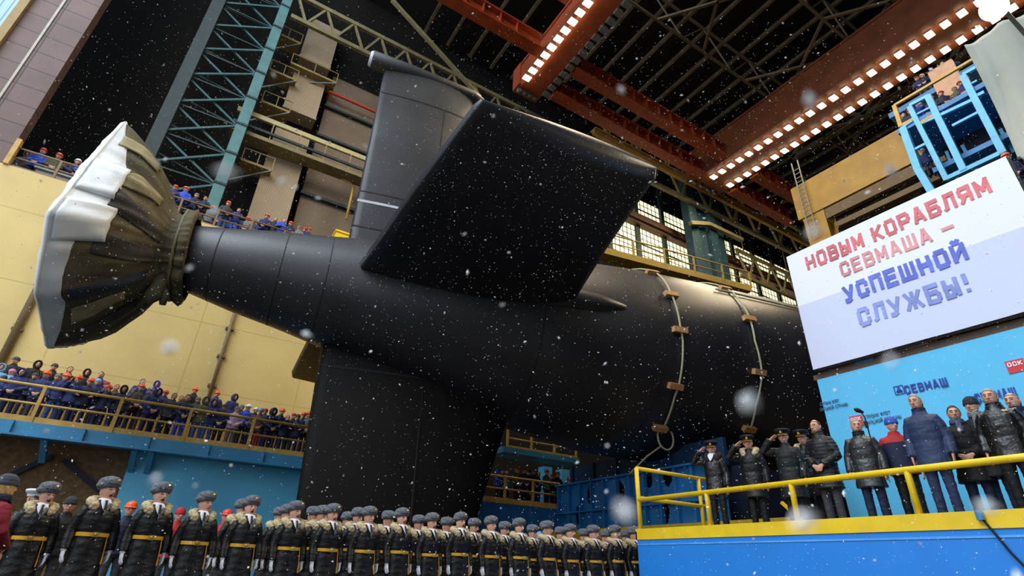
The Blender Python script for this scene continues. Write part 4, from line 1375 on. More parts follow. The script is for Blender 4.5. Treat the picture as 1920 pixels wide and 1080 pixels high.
def arm_pts(pose, s):
    e, wr, d, pn, c = POSES[pose][s]
    sh = V(.182 * s, .012, 1.385)
    return sh, e, wr, d, pn, c


M_skin = mat('skin', (214, 160, 134), 0.55, 0, 0.08, 18)
M_lip = mat('lips', (170, 92, 84), 0.5, 0, 0.05)
M_mouth = mat('open_mouth', (70, 26, 24), 0.6, 0, 0)
M_eye = mat('eyes', (48, 38, 34), 0.3, 0, 0)
M_brow = mat('eyebrows', (88, 66, 50), 0.8, 0, 0)
BODY = {}


def body(pose, yaw=0, pitch=0, singing=False):
    key = (pose, yaw, pitch, singing)
    if key in BODY:
        return BODY[key]
    hf = head_frame(R(yaw), R(pitch))
    w = MB()
    C = lambda z, rx, ry, y=0: [V(rx * math.cos(2 * math.pi * k / 20), y + ry * math.sin(2 * math.pi * k / 20), z) for k in range(20)]
    w.loft([C(.80, .12, .09), C(.88, .165, .115), C(.96, .172, .12), C(1.06, .148, .105), C(1.18, .158, .115), C(1.30, .178, .12), C(1.38, .172, .108), C(1.43, .12, .085, .01), C(1.47, .07, .065, .015)])
    w.path([V(0, .02, 1.43), V(0, .015, 1.50), hf(V(0, .005, 1.57)), hf(V(0, -.005, 1.62))], [.068, .058, .056, .055], 14)
    head_shape(w, hf, singing)
    for s in (-1, 1):
        sh, e, wr, d, pn, c = arm_pts(pose, s)
        w.path([V(.11 * s, .01, 1.38), sh, sh.lerp(e, .5), e, e.lerp(wr, .3), wr], [.058, .058, .047, .039, .039, .026], 12)
        build_hand(w, wr, d, pn, c, s if pose != 'salute' or s == 1 else -s)
        w.path([V(.085 * s, 0, .90), V(.095 * s, -.005, .70), V(.10 * s, -.01, .50), V(.10 * s, .012, .33), V(.10 * s, .015, .09)], [.088, .074, .054, .053, .036], 14)
        w.path([V(.10 * s, .04, .035), V(.104 * s, -.03, .045), V(.112 * s, -.13, .03), V(.116 * s, -.19, .022)], [.034, .04, .036, .02], 10, .9)
    me = remesh(w, .0062, 1, None, 'body')
    for m in (M_skin, M_lip, M_eye, M_brow, M_mouth):
        me.materials.append(m)
    inv = hf
    piv = V(0, .015, 1.52)
    mi = (Matrix.Rotation(R(yaw), 3, 'Z') @ Matrix.Rotation(R(pitch), 3, 'X')).inverted()
    idx = [0] * len(me.polygons)
    for i, p in enumerate(me.polygons):
        if p.center.z < 1.52:
            continue
        q = piv + mi @ (p.center - piv) - HC
        x, y, z = abs(q.x) / 1.08, q.y / 1.07, q.z / 1.07
        if y > -.06:
            continue
        if singing and (x / .017) ** 2 + ((z + .064) / .0125) ** 2 < 1 and y < -.06:
            idx[i] = 4
        elif (x / .027) ** 2 + ((z + (.064 if singing else .062)) / (.022 if singing else .011)) ** 2 < 1:
            idx[i] = 1
        elif ((x - .031) / .0145) ** 2 + ((z - .010) / .0065) ** 2 < 1:
            idx[i] = 2
        elif .010 < x < .052 and abs(z - (.039 - abs(x - .032) * .2)) < .006:
            idx[i] = 3
    me.polygons.foreach_set('material_index', idx)
    BODY[key] = me
    return me


def wrinkle(amp, sc=1.0, seed=0.0):
    def f(c):
        n = mnoise.noise(Vector((c.x * 7 * sc + seed, c.y * 7 * sc, c.z * 15 * sc)))
        n2 = mnoise.noise(Vector((c.x * 22 * sc, c.y * 22 * sc + seed, c.z * 30 * sc)))
        return amp * (n * .75 + n2 * .35)
    return f


GARM = {}


def jacket(pose, hem=.84, fat=0.0, belted=False, voxel=.011, puff=0.0):
    """a coat shell that follows the torso and both arms down to the cuffs"""
    key = ('jacket', pose, hem, fat, belted, puff)
    if key in GARM:
        return GARM[key]
    w = MB()
    C = lambda z, rx, ry, y=0: [V((rx + fat) * math.cos(2 * math.pi * k / 24), y + (ry + fat) * math.sin(2 * math.pi * k / 24), z) for k in range(24)]
    flare = max(0, .98 - hem)
    rings = [C(hem, .205 + flare * .10, .155 + flare * .09)]
    if hem < .7:
        rings.append(C(.8, .212, .155))
    wx = .178 if belted else .202
    rings += [C(.96, .205, .150), C(1.03, wx + .012, .140), C(1.08, wx, .132), C(1.14, wx + .016, .142), C(1.27, .210, .150), C(1.36, .204, .140), C(1.42, .160, .118, .008), C(1.46, .112, .098, .012), C(1.495, .088, .090, .012), C(1.53, .080, .086, .01), C(1.545, .068, .074, .008)]
    w.loft(rings)
    for s in (-1, 1):
        sh, e, wr, d, pn, c = arm_pts(pose, s)
        r = .078 + fat * .5
        w.path([V(.07 * s, .01, 1.40), sh + V(.004 * s, 0, -.005), sh.lerp(e, .25), sh.lerp(e, .6), e, e.lerp(wr, .5), wr + (wr - e).normalized() * -.005], [r - .004, r + .006, r + .004, r - .004, r - .008, r - .012, r - .020], 14)
    fn = wrinkle(.010 if not puff else .006, 1.0, hem * 9)
    if puff:
        f0 = fn
        fn = lambda c: f0(c) + puff * (abs(math.sin(c.z * 52)) - .5)
    me = remesh(w, voxel, 1, fn, 'coat')
    GARM[key] = me
    return me


def trousers(gap=1.0):
    if 'trousers' in GARM:
        return GARM['trousers']
    w = MB()
    C = lambda z, rx, ry: [V(rx * math.cos(2 * math.pi * k / 20), ry * math.sin(2 * math.pi * k / 20), z) for k in range(20)]
    w.loft([C(.80, .15, .11), C(.88, .19, .135), C(.98, .185, .132), C(1.04, .17, .122)])
    for s in (-1, 1):
        w.path([V(.088 * s, 0, .92), V(.098 * s, 0, .70), V(.104 * s, -.005, .48), V(.106 * s, .01, .25), V(.108 * s, .01, .07)], [.103, .090, .074, .070, .066], 14)
    GARM['trousers'] = remesh(w, .012, 1, wrinkle(.010, 1.2), 'trousers')
    return GARM['trousers']


def boot(s):
    k = ('boot', s)
    if k not in GARM:
        w = MB()
        w.path([V(.106 * s, .012, .17), V(.106 * s, .012, .09), V(.107 * s, .01, .04)], [.056, .054, .05], 12)
        w.path([V(.106 * s, .065, .036), V(.107 * s, .02, .045), V(.112 * s, -.08, .047), V(.118 * s, -.19, .036), V(.12 * s, -.225, .026)], [.034, .044, .047, .042, .024], 12, .86)
        w.box((.106 * s - .04, -.19, 0), (.106 * s + .045, .085, .018))
        GARM[k] = remesh(w, .009, 1, None, 'boot')
    return GARM[k]


def glove(pose, s):
    k = ('glove', pose, s)
    if k not in GARM:
        w = MB()
        sh, e, wr, d, pn, c = arm_pts(pose, s)
        ax = (wr - e).normalized()
        w.path([wr - ax * .045, wr + ax * .01], [.042, .036], 12)
        build_hand(w, wr, d, pn, c, s, .0042)
        GARM[k] = remesh(w, .0052, 1, None, 'glove')
    return GARM[k]


# headwear, all modelled around the head centre HC (origin) facing -y
def hat_mesh(kind):
    k = ('hat', kind)
    if k in GARM:
        return GARM[k]
    w = MB()
    E = lambda z, rx, ry, y=0, n=28: [V(rx * math.cos(2 * math.pi * q / n), y + ry * math.sin(2 * math.pi * q / n), z) for q in range(n)]
    if kind == 'hard':
        w.loft([E(.035, .100, .122), E(.05, .104, .126), E(.09, .098, .118), E(.125, .080, .098), E(.148, .050, .064), E(.156, .015, .02)])
        w.loft([E(.030, .104, .130), E(.030, .118, .146, -.004), E(.042, .118, .146, -.004), E(.046, .103, .127)])
        w.path([V(0, -.118, .036), V(0, -.150, .030)], [(.006, .065), (.004, .05)], 12)
        w.path([V(0, -.09, .118), V(0, -.03, .156), V(0, .04, .154), V(0, .09, .122)], [(.008, .018)] * 4, 8)
        me = remesh(w, .008, 1, None, 'hard_hat')
    elif kind == 'knit':
        w.loft([E(.018, .090, .112, .004), E(.04, .094, .116, .004), E(.085, .092, .112, .006), E(.12, .074, .092, .012), E(.145, .04, .05, .014), E(.15, .01, .012, .014)])
        w.loft([E(.012, .088, .110, .004), E(.014, .099, .121, .004), E(.05, .099, .121, .004), E(.056, .09, .112, .004)])
        me = remesh(w, .008, 1, wrinkle(.003, 2.5), 'knit_hat')
    elif kind == 'ushanka':
        w.loft([E(.040, .096, .118, .006), E(.055, .112, .134, .006), E(.10, .121, .143, .006), E(.15, .117, .139, .008), E(.182, .099, .119, .01), E(.200, .064, .076, .01), E(.206, .02, .02, .01)])
        w.path([V(-.088, -.07, .105), V(-.05, -.114, .115), V(0, -.128, .118), V(.05, -.114, .115), V(.088, -.07, .105)], [(.045, .028), (.052, .032), (.054, .032), (.052, .032), (.045, .028)], 12, side=(0, 0, 1))
        for s in (-1, 1):
            w.path([V(.096 * s, -.04, .085), V(.108 * s, .02, .085), V(.098 * s, .08, .085)], [.028, .034, .03], 12)
        me = remesh(w, .008, 0, lambda c: .006 * mnoise.noise(c * 42) + .003 * mnoise.noise(c * 95), 'fur_hat')
    elif kind == 'peaked':
        w.loft([E(.036, .088, .108), E(.040, .098, .119), E(.075, .098, .119), E(.085, .118, .142, -.004), E(.118, .146, .164, -.004), E(.140, .140, .156, .0), E(.150, .10, .11, .004), E(.152, .02, .02)])
        me = remesh(w, .008, 1, None, 'peaked_cap')
    elif kind == 'visor':
        n = 14
        up = [V(.105 * math.sin(a), -.108 * math.cos(a) - .004, .044) for a in np.linspace(-1.15, 1.15, n)]
        dn = [V(.112 * math.sin(a), -.168 * math.cos(a) + .012, .018) for a in np.linspace(-1.15, 1.15, n)]
        for a, b, c, d in zip(up, up[1:], dn, dn[1:]):
            z = V(0, 0, .008)
            w.add([a, b, d, c, a + z, b + z, d + z, c + z], [(0, 1, 2, 3), (7, 6, 5, 4), (0, 4, 5, 1), (1, 5, 6, 2), (2, 6, 7, 3), (3, 7, 4, 0)])
        me = w.mesh('visor', smooth=False)
    elif kind == 'capband':
        w.path([V(0, -.122, .066), V(0, -.140, .104)], [.026, .016], 10)
        me = w.mesh('gold_badge')
    elif kind == 'badge':
        w.path([V(0, -.156, .125), V(0, -.168, .127)], [.015, .012], 12, side=(0, 0, 1))
        me = w.mesh('badge')
    elif kind == 'hood':
        def o(a, t):
            return V(.118 * math.cos(a) * t, -.075, .01 + .150 * math.sin(a) * t)
        n = 24
        rings = []
        for y, t in ((-.098, .74), (-.104, .90), (-.085, .98), (-.03, 1.04), (.04, 1.02), (.09, .88), (.125, .6), (.135, .2)):
            rings.append([V(.116 * t * math.cos(2 * math.pi * q / n), y, -.005 + .158 * t * math.sin(2 * math.pi * q / n)) for q in range(n)])
        inner = [[V(.104 * t * math.cos(2 * math.pi * q / n), y, -.005 + .142 * t * math.sin(2 * math.pi * q / n)) for q in range(n)] for y, t in ((.108, .3), (.08, .8), (.0, .98), (-.07, .9), (-.098, .74))]
        w.loft(inner + rings)
        me = remesh(w, .008, 1, wrinkle(.004, 2), 'hood')
    elif kind == 'hoodfur':
        n = 28
        w.path([V(.098 * math.cos(2 * math.pi * q / n), -.102, -.002 + .132 * math.sin(2 * math.pi * q / n)) for q in range(n + 1)], .024, 10)
        me = remesh(w, .009, 0, lambda c: .008 * mnoise.noise(c * 48), 'fur_trim')
    elif kind in ('hair', 'thin_hair', 'long_hair'):
        top = .136 if kind != 'thin_hair' else .090
        rows = []
        n = 32
        for q in range(n):
            pass
        def edge(a):      # lower edge of the hair: a = 0 at the face
            g = abs((math.degrees(a) + 180) % 360 - 180)
            if kind == 'long_hair':
                return float(np.interp(g, [0, 35, 50, 62, 180], [.09, .08, .0, -.19, -.21]))
            if kind == 'thin_hair':
                return float(np.interp(g, [0, 60, 75, 92, 110, 130, 180], [.082, .080, .050, .0, -.02, -.06, -.075]))
            return float(np.interp(g, [0, 40, 60, 74, 92, 108, 128, 180], [.088, .084, .060, .015, -.005, -.02, -.065, -.085]))
        rings = []
        for t in np.linspace(0, 1, 10):
            ring = []
            for q in range(n):
                a = 2 * math.pi * q / n
                z0 = edge(a); z = z0 + (top - z0) * t
                u = min(1, max(-1, z / .137))
                rr = math.sqrt(max(.0004, 1 - u * u)) if z > 0 else 1 - .10 * (u * u)
                ring.append(V(.0895 * rr * math.sin(a), -.110 * rr * math.cos(a) + .004, z))
            rings.append(ring)
        inn = [[V(p.x * .86, p.y * .86 + .002, p.z * .97 if p.z > 0 else p.z) for p in r] for r in reversed(rings)]
        w.loft(inn + rings)
        me = remesh(w, .0075, 1, lambda c: .004 * mnoise.noise(Vector((c.x * 30, c.y * 30, c.z * 12))), 'hair')
    elif kind == 'beard':
        n = 15
        w.path([V(.070 * math.sin(a), -.012 - .068 * math.cos(a), -.066 - .036 * math.cos(a) ** 2) for a in np.linspace(-1.45, 1.45, n)], [.010] + [.016] * (n - 2) + [.010], 10)
        w.path([V(-.03, -.086, -.046), V(0, -.099, -.042), V(.03, -.086, -.046)], .007, 8)
        me = remesh(w, .007, 0, lambda c: .003 * mnoise.noise(c * 70), 'beard')
    GARM[k] = me
    return me


def collar_mesh(kind):
    k = ('collar', kind)
    if k in GARM:
        return GARM[k]
    w = MB()
    if kind == 'fur':      # broad fur collar, open at the throat
        pts = [V(.152 * math.sin(a), .02 - .140 * math.cos(a), 1.485 + .06 * (1 - math.cos(a)) / 2 - .10 * max(0, (math.cos(a) - .35) / .65)) for a in np.linspace(.52, 2 * math.pi - .52, 30)]
        w.path(pts, [(.034, .026), (.05, .04)] + [(.062, .060)] * 26 + [(.05, .04), (.034, .026)], 12, side=(0, 0, 1))
        me = remesh(w, .009, 0, lambda c: .010 * mnoise.noise(c * 36) + .005 * mnoise.noise(c * 80), 'fur_collar')
    elif kind == 'shirt':
        n = 12
        w.loft([[V((.070 + e) * math.sin(2 * math.pi * q / 24), .008 - (.078 + e) * math.cos(2 * math.pi * q / 24), z) for q in range(24)] for z, e in ((1.50, .012), (1.54, .006), (1.565, .002))])
        for s in (-1, 1):
            w.add([V(0, -.060, 1.545), V(.052 * s, -.060, 1.552), V(.070 * s, -.124, 1.50), V(.034 * s, -.156, 1.42), V(0, -.168, 1.38), V(0, -.10, 1.545), V(.052 * s, -.10, 1.552), V(.070 * s, -.138, 1.50), V(.034 * s, -.170, 1.42), V(0, -.182, 1.38)], [(0, 1, 2, 3, 4), (9, 8, 7, 6, 5), (0, 5, 6, 1), (1, 6, 7, 2), (2, 7, 8, 3), (3, 8, 9, 4), (4, 9, 5, 0)])
        me = remesh(w, .006, 1, None, 'shirt_collar')
    elif kind == 'tie':
        w.loft([[V(-.017, -.112, 1.535), V(.017, -.112, 1.535), V(.017, -.090, 1.535), V(-.017, -.090, 1.535)], [V(-.011, -.148, 1.50), V(.011, -.148, 1.50), V(.012, -.11, 1.505), V(-.012, -.11, 1.505)], [V(-.020, -.190, 1.40), V(.020, -.190, 1.40), V(.024, -.15, 1.42), V(-.024, -.15, 1.42)]])
        me = w.mesh('tie')
    elif kind == 'lapel':
        for s in (-1,):
            w.path([V(.060, -.128, 1.500), V(.030, -.160, 1.42), V(.004, -.168, 1.33)], [(.008, .026), (.008, .024), (.006, .012)], 10, side=(0, -1, 0))
        me = remesh(w, .007, 0, lambda c: .004 * mnoise.noise(c * 60), 'fleece_lapel')
    elif kind == 'scarf':
        w.loft([[V((.088 + e) * math.sin(2 * math.pi * q / 24), .004 - (.096 + e) * math.cos(2 * math.pi * q / 24), z) for q in range(24)] for z, e in ((1.48, .01), (1.50, .02), (1.54, .016), (1.57, 0))])
        w.path([V(.02, -.11, 1.51), V(.03, -.155, 1.42), V(.03, -.165, 1.34)], [(.02, .04), (.014, .045), (.01, .05)], 10, side=(0, -1, 0))
        me = remesh(w, .008, 1, wrinkle(.004, 3), 'scarf')
    elif kind == 'stand':
        w.loft([[V((.082 + e) * math.sin(2 * math.pi * q / 24), .012 - (.094 + e) * math.cos(2 * math.pi * q / 24), z) for q in range(24)] for z, e in ((1.47, .01), (1.50, .018), (1.54, .016), (1.572, .018), (1.575, .006), (1.54, .004))])
        me = remesh(w, .008, 1, wrinkle(.004, 2), 'stand_collar')
    GARM[k] = me
    return me


def belt_mesh(hem):
    k = ('belt', hem)
    if k in GARM:
        return GARM[k]
    w = MB()
    n = 40
    rg = []
    for z, e in ((1.058, .012), (1.058, .024), (1.108, .024), (1.108, .012)):
        rg.append([V((.184 + e) * math.cos(2 * math.pi * q / n), (.138 + e) * math.sin(2 * math.pi * q / n), z) for q in range(n)])
    w.loft(rg + [rg[0]], cap=False)
    GARM[k] = w.mesh('belt', smooth=False)
    b = MB(); b.box((-.035, -.176, 1.050), (.035, -.160, 1.116)); b.path([V(0, -.174, 1.083), V(0, -.184, 1.083)], [.024, .018], 12)
    GARM['buckle'] = b.mesh('buckle')
    s = MB(); s.bar(V(.165, -.105, 1.06), V(.185, -.125, .80), .02, .006, (1, 0, 0)); s.bar(V(.185, -.125, .80), V(.188, -.128, .72), .03, .01, (1, 0, 0))
    GARM['hanger'] = s.mesh('dirk_strap')
    return GARM[k]


COLS = {}


def cm(name, c, rough=.75, var=.15, scale=6, bump=0.0, spec=.4):
    return mat(name, c, rough, 0, var, scale, bump, 40, spec)


M_coatblk = cm('black_naval_coat', (11, 11, 13), .45, .3, 5, .3, .4)
M_leather = cm('black_leather', (12, 11, 12), .30, .25, 7, .35, .6)
M_blackcl = cm('black_cloth', (13, 13, 15), .7)
M_navy = cm('navy_work_cloth', (36, 46, 98), .75)
M_navyd = cm('dark_navy_cloth', (26, 34, 62), .7)
M_parka = cm('navy_parka_cloth', (38, 52, 86), .6, .12, 6, .2)
M_royal = cm('royal_blue_cloth', (40, 76, 190), .7)
M_sky = cm('light_blue_cloth', (120, 176, 216), .7)
M_greycl = cm('grey_cloth', (112, 112, 116), .75)
M_dgrey = cm('dark_grey_cloth', (62, 62, 66), .75)
M_olivecl = cm('olive_cloth', (88, 88, 62), .8)
M_pink = cm('pink_cloth', (206, 132, 160), .75)
M_lilac = cm('lilac_cloth', (190, 164, 196), .75)
M_redcl = cm('red_cloth', (178, 36, 42), .7)
M_crimson = cm('crimson_wool', (120, 24, 38), .85, .3, 20)
M_browncl = cm('brown_cloth', (96, 74, 60), .8)
M_tealcl = cm('teal_cloth', (40, 110, 104), .75)
M_greencl = cm('green_cloth', (44, 92, 60), .75)
M_denim = cm('denim_blue', (70, 96, 150), .75)
M_furg = cm('grey_fur', (104, 106, 112), .95, .35, 40, .6, .2)
M_furb = cm('beige_fur', (196, 178, 140), .95, .3, 40, .6, .2)
M_helm = cm('orange_helmet_plastic', (244, 92, 40), .35, .03)
M_helmr = cm('red_helmet_plastic', (222, 58, 46), .35, .03)
M_helmw = cm('white_helmet_plastic', (232, 232, 232), .35, .03)
M_whitecl = cm('white_cloth', (232, 232, 240), .6, .04)
M_gold = mat('gold_braid', (226, 166, 34), 0.4, 0.0, 0.15, 10)
M_golddull = mat('dull_gold_peak', (126, 92, 40), 0.45, 0.0, 0.3, 30)
M_brass = mat('brass', (230, 190, 96), 0.3, 0.8, 0.1)
M_hairbr = cm('brown_hair', (78, 58, 44), .6, .3, 30)
M_hairgr = cm('grey_hair', (150, 146, 142), .6, .25, 30)
M_hairbl = cm('blond_hair', (196, 152, 88), .6, .3, 30)
M_hairdk = cm('dark_hair', (36, 30, 28), .6, .3, 30)
M_boot = cm('black_boot_leather', (18, 17, 17), .4)


def person(label, loc, rotz, pose='down', yaw=0, pitch=0, sing=False, scale=1.0, group=None, bits=(), wide=1.0):
    """Empty at the feet; every bit is (part name, mesh, material, on_head)"""
    t = thing('person', label, 'person', loc, group, rotz)
    t.scale = (scale * wide, scale * wide, scale)
    b = bpy.data.objects.new('body', body(pose, yaw, pitch, sing)); COL.objects.link(b); b.parent = t
    hf = head_frame(R(yaw), R(pitch))
    for nm, me, m, hd in bits:
        if not me.materials:
            me.materials.append(m)
        o = bpy.data.objects.new(nm, me); COL.objects.link(o); o.parent = t
        if me.materials[0] is not m:
            o.material_slots[0].link = 'OBJECT'; o.material_slots[0].material = m
        if hd:
            o.location = hf(HC); o.rotation_euler = (R(pitch), 0, R(yaw))
            o.rotation_mode = 'XYZ'
            o.scale = (1.06, 1.06, 1.05)
    return t


def sub_bit(t, parent_name, nm, me, m):
    """a sub-part on a part of person t"""
    for c in t.children:
        if c.name.split('.')[0] == parent_name:
            if not me.materials:
                me.materials.append(m)
            o = bpy.data.objects.new(nm, me); COL.objects.link(o); o.parent = c
            return o


def head_top(px, py, **plane):
    return at(px, py, **plane)


def boots():
    return [('boot', boot(-1), M_boot, False), ('boot', boot(1), M_boot, False)]


# --- naval officers singing in ranks on the floor
FRONT = [(96, 909), (212, 895), (310, 905), (392, 922), (477, 930), (559, 940), (628, 945), (695, 950), (757, 953), (812, 962), (866, 961), (923, 968), (975, 972), (1027, 977), (1070, 983), (1112, 985), (1153, 985), (1188, 988)]
ORD = 'first second third fourth fifth sixth seventh eighth ninth tenth eleventh twelfth thirteenth fourteenth fifteenth sixteenth seventeenth eighteenth nineteenth twentieth twenty-first twenty-second twenty-third twenty-fourth twenty-fifth twenty-sixth twenty-seventh twenty-eighth twenty-ninth thirtieth thirty-first thirty-second thirty-third thirty-fourth thirty-fifth thirty-sixth thirty-seventh thirty-eighth thirty-ninth fortieth forty-first forty-second forty-third forty-fourth forty-fifth forty-sixth forty-seventh forty-eighth forty-ninth fiftieth fifty-first fifty-second fifty-third fifty-fourth fifty-fifth'.split()
rnd = random.Random(5)


def officer(label, loc, rotz, scale, yaw, pitch, sing, pose='down', group='naval officers singing in ranks'):
    hem = .42
    bits = [('coat', jacket(pose, hem, .004, True), M_coatblk, False), ('trousers', trousers(), M_blackcl, False),
            ('fur_collar', collar_mesh('fur'), M_furb, False), ('shirt_collar', collar_mesh('shirt'), M_whitecl, False), ('tie', collar_mesh('tie'), M_black, False), ('fleece_lapel', collar_mesh('lapel'), M_greycl, False),
            ('belt', belt_mesh(hem), M_gold, False), ('fur_hat', hat_mesh('ushanka'), M_furg, True),
            ('glove', glove(pose, -1), M_whitecl, False), ('glove', glove(pose, 1), M_whitecl, False)] + boots()
    t = person(label, loc, rotz, pose, yaw, pitch, sing, scale, group, bits)
    sub_bit(t, 'belt', 'buckle', GARM['buckle'], M_brass)
    sub_bit(t, 'belt', 'dirk_strap', GARM['hanger'], M_gold)
    sub_bit(t, 'fur_hat', 'badge', hat_mesh('badge'), M_brass)
    return t


HT = 1.858      # officer height with the fur hat at scale 1
for i, (px, py) in enumerate(FRONT):
    # the rank stands on a line along the hall
    d = at(px, py, Y=1.0)
    kx = d.x
    y = (10.30 + 0.075 * 0.65) / (1 - 0.075 * kx)
    p = at(px, py, Y=y)
    sc = max(.93, min(1.07, p.z / HT))
    yaw = rnd.choice((0, 12, 25))
    lab = ['black coated officer with wide open mouth beside the woman in red', 'tall black coated officer at the edge of the blue wall'][i] if i < 2 else '%s officer along the front rank, counting from the woman in the red coat' % ORD[i]
    o = officer(lab, (p.x, y, 0), R(14 + rnd.uniform(-5, 5)), sc, yaw, rnd.choice((-10, -5)), i % 4 != 3)
    if i == 0:
        w = MB()
        sh, e, wr, dd, pn, c = arm_pts('down', -1)
        for k in range(3):
            q = wr.lerp(e, .10 + k * .13); ax = (e - wr).normalized()
            w.path([q - ax * .012, q + ax * .012], .062 + k * .003, 16)
        sub_bit(o, 'coat', 'gold_cuff_stripe', w.mesh('gold_cuff_stripe'), M_gold)
SECOND = [(458, 936), (527, 951), (541, 946), (589, 950), (607, 948), (653, 960), (673, 952), (729, 958), (786, 966), (838, 970), (889, 972), (946, 978), (998, 984), (1050, 988), (1094, 992), (1134, 994), (1172, 994)]
for i, (px, py) in enumerate(SECOND):
    d = at(px, py, Y=1.0)
    y = (11.35 + 0.09 * 0.65 + (0.8 if i in (1, 3, 5) else 0)) / (1 - 0.09 * d.x)
    p = at(px, py, Y=y)
    sc = max(.93, min(1.08, p.z / HT))
    officer('%s officer standing behind the front rank, counting from the blue wall' % ORD[i], (p.x, y, 0), R(14 + rnd.uniform(-5, 5)), sc, rnd.choice((12, 25)), 0, i % 3 != 0)


# --- generic clothed figure
def civ(label, loc, rotz, pose, jm, tm, hat=None, hm=None, yaw=0, pitch=0, scale=1.0, group=None, hem=.84, extra=(), puff=0.0, sing=False, fat=0.0, hood=False, wide=1.0):
    bits = [('jacket', jacket(pose, hem, fat, False, .012, puff), jm, False), ('trousers', trousers(), tm, False)] + boots()
    if hat:
        bits.append(({'hard': 'hard_hat', 'knit': 'knit_hat', 'hood': 'hood', 'ushanka': 'fur_hat', 'hair': 'hair', 'thin_hair': 'hair', 'long_hair': 'hair', 'peaked': 'peaked_cap'}[hat], hat_mesh(hat), hm, True))
    for e in extra:
        bits.append(e)
    return person(label, loc, rotz, pose, yaw, pitch, sing, scale, group, bits, wide)


# others on the floor near the officers
p = at(22, 888, Y=8.6)
w_ = civ('woman in a crimson wool coat and grey knit hat at the end of the rank', (p.x, 8.6, 0), R(128), 'clasp', M_crimson, M_crimson, 'knit', cm('dark_grey_knit', (70, 74, 84), .9), 10, 0, p.z / 1.81, None, .30,
         [('hair', hat_mesh('long_hair'), M_hairbl, True), ('scarf', collar_mesh('scarf'), M_navyd, False)])
p = at(70, 921, Y=11.3)
t_ = civ('man in a white peaked cap half hidden behind the open mouthed officer', (p.x, 11.3, 0), R(60), 'down', M_coatblk, M_blackcl, 'peaked', M_whitecl, 0, 0, p.z / 1.78, None, .6, [('visor', hat_mesh('visor'), M_black, True)])
for (px, py, y, hat, hm, jm, lab) in ((137, 931, 12.2, 'knit', cm('charcoal_knit', (52, 54, 58), .9), M_blackcl, 'man in a charcoal knit hat behind the first two officers'),
                                      (249, 941, 14.0, 'hard', M_helm, M_navyd, 'worker in an orange hard hat behind the second and third officers'),
                                      (341, 952, 14.0, 'knit', M_redcl, M_redcl, 'person in red clothing behind the third officer'),
                                      (428, 956, 14.5, 'hard', M_helmr, M_redcl, 'worker in red jacket and helmet behind the fourth officer'),
                                      (1011, 980, 15.5, 'hood', M_sky, M_sky, 'person in a light blue hood behind the far end of the ranks'),
                                      (1133, 990, 14.2, 'hard', M_helm, M_navyd, 'worker in an orange hard hat among the last officers of the rank')):
    p = at(px, py, Y=y)
    civ(lab, (p.x, y, 0), R(10), 'down', jm, M_dgrey, hat, hm, 0, 0, max(.75, min(1.1, p.z / 1.80)))

# --- spectators: (pixel of the head top, row, hat, hat colour, jacket, trousers, pose)
MJ = {'n': M_navy, 'd': M_navyd, 'k': M_blackcl, 'g': M_greycl, 'e': M_dgrey, 'o': M_olivecl, 's': M_sky, 'r': M_royal, 'p': M_pink, 'l': M_lilac, 'c': M_redcl, 'b': M_browncl, 't': M_tealcl, 'v': M_greencl, 'j': M_denim}
NJ = {'n': 'navy', 'd': 'dark navy', 'k': 'black', 'g': 'grey', 'e': 'dark grey', 'o': 'olive', 's': 'light blue', 'r': 'royal blue', 'p': 'pink', 'l': 'lilac', 'c': 'red', 'b': 'brown', 't': 'teal', 'v': 'green', 'j': 'denim blue'}
HK = {'O': ('hard', M_helm, 'orange hard hat'), 'R': ('hard', M_helmr, 'red hard hat'), 'W': ('hard', M_helmw, 'white hard hat')}


def head_of(code, jm):
    if code in HK:
        return HK[code]
    if code == 'H':
        return 'hood', jm, 'raised hood'
    if code == 'K':
        return 'knit', M_dgrey, 'dark knit hat'
    if code == 'G':
        return 'knit', M_greycl, 'grey knit hat'
    if code == 'P':
        return 'knit', M_pink, 'pink knit hat'
    if code == 'S':
        return 'knit', M_sky, 'light blue knit hat'
    if code == 'C':
        return 'knit', M_redcl, 'red knit hat'
    if code == 'B':
        return 'hair', M_hairdk, 'dark-haired hatless'
    return 'hair', M_hairbr, 'brown-haired hatless'


def crowd(rows, planes, height, floor_z, place, group, face, seed, poses, clamp=(.86, 1.12), key=lambda r: r[0]):
    """rows: (px, py, row, head code, jacket code, trousers code)"""
    rn = random.Random(seed)
    rows = sorted(rows, key=key)
    for i, (px, py, row, hc, jc, tc) in enumerate(rows):
        pl = planes[row]
        p = at(px, py, **pl)
        fz = floor_z[row]
        hat, hm, hn = head_of(hc, MJ[jc])
        tall = {'hard': 1.812, 'hood': 1.805, 'knit': 1.803, 'hair': 1.79}[hat]
        sc = (p.z - fz) / tall
        sc = max(clamp[0], min(clamp[1], sc))
        civ(('person in %s and %s jacket, %s' % (hn, NJ[jc], place % ORD[i])) if hat != 'hair' else ('%s person in %s jacket, %s' % (hn, NJ[jc], place % ORD[i])), (p.x, p.y, fz), face(p) + R(rn.uniform(-22, 22)), rn.choice(poses[row]), MJ[jc], MJ[tc], hat, hm,
            rn.choice((0, 0, 15, -15)), 0, sc, group, rn.choice((.80, .84)), fat=.016, wide=rn.uniform(1.0, 1.1))


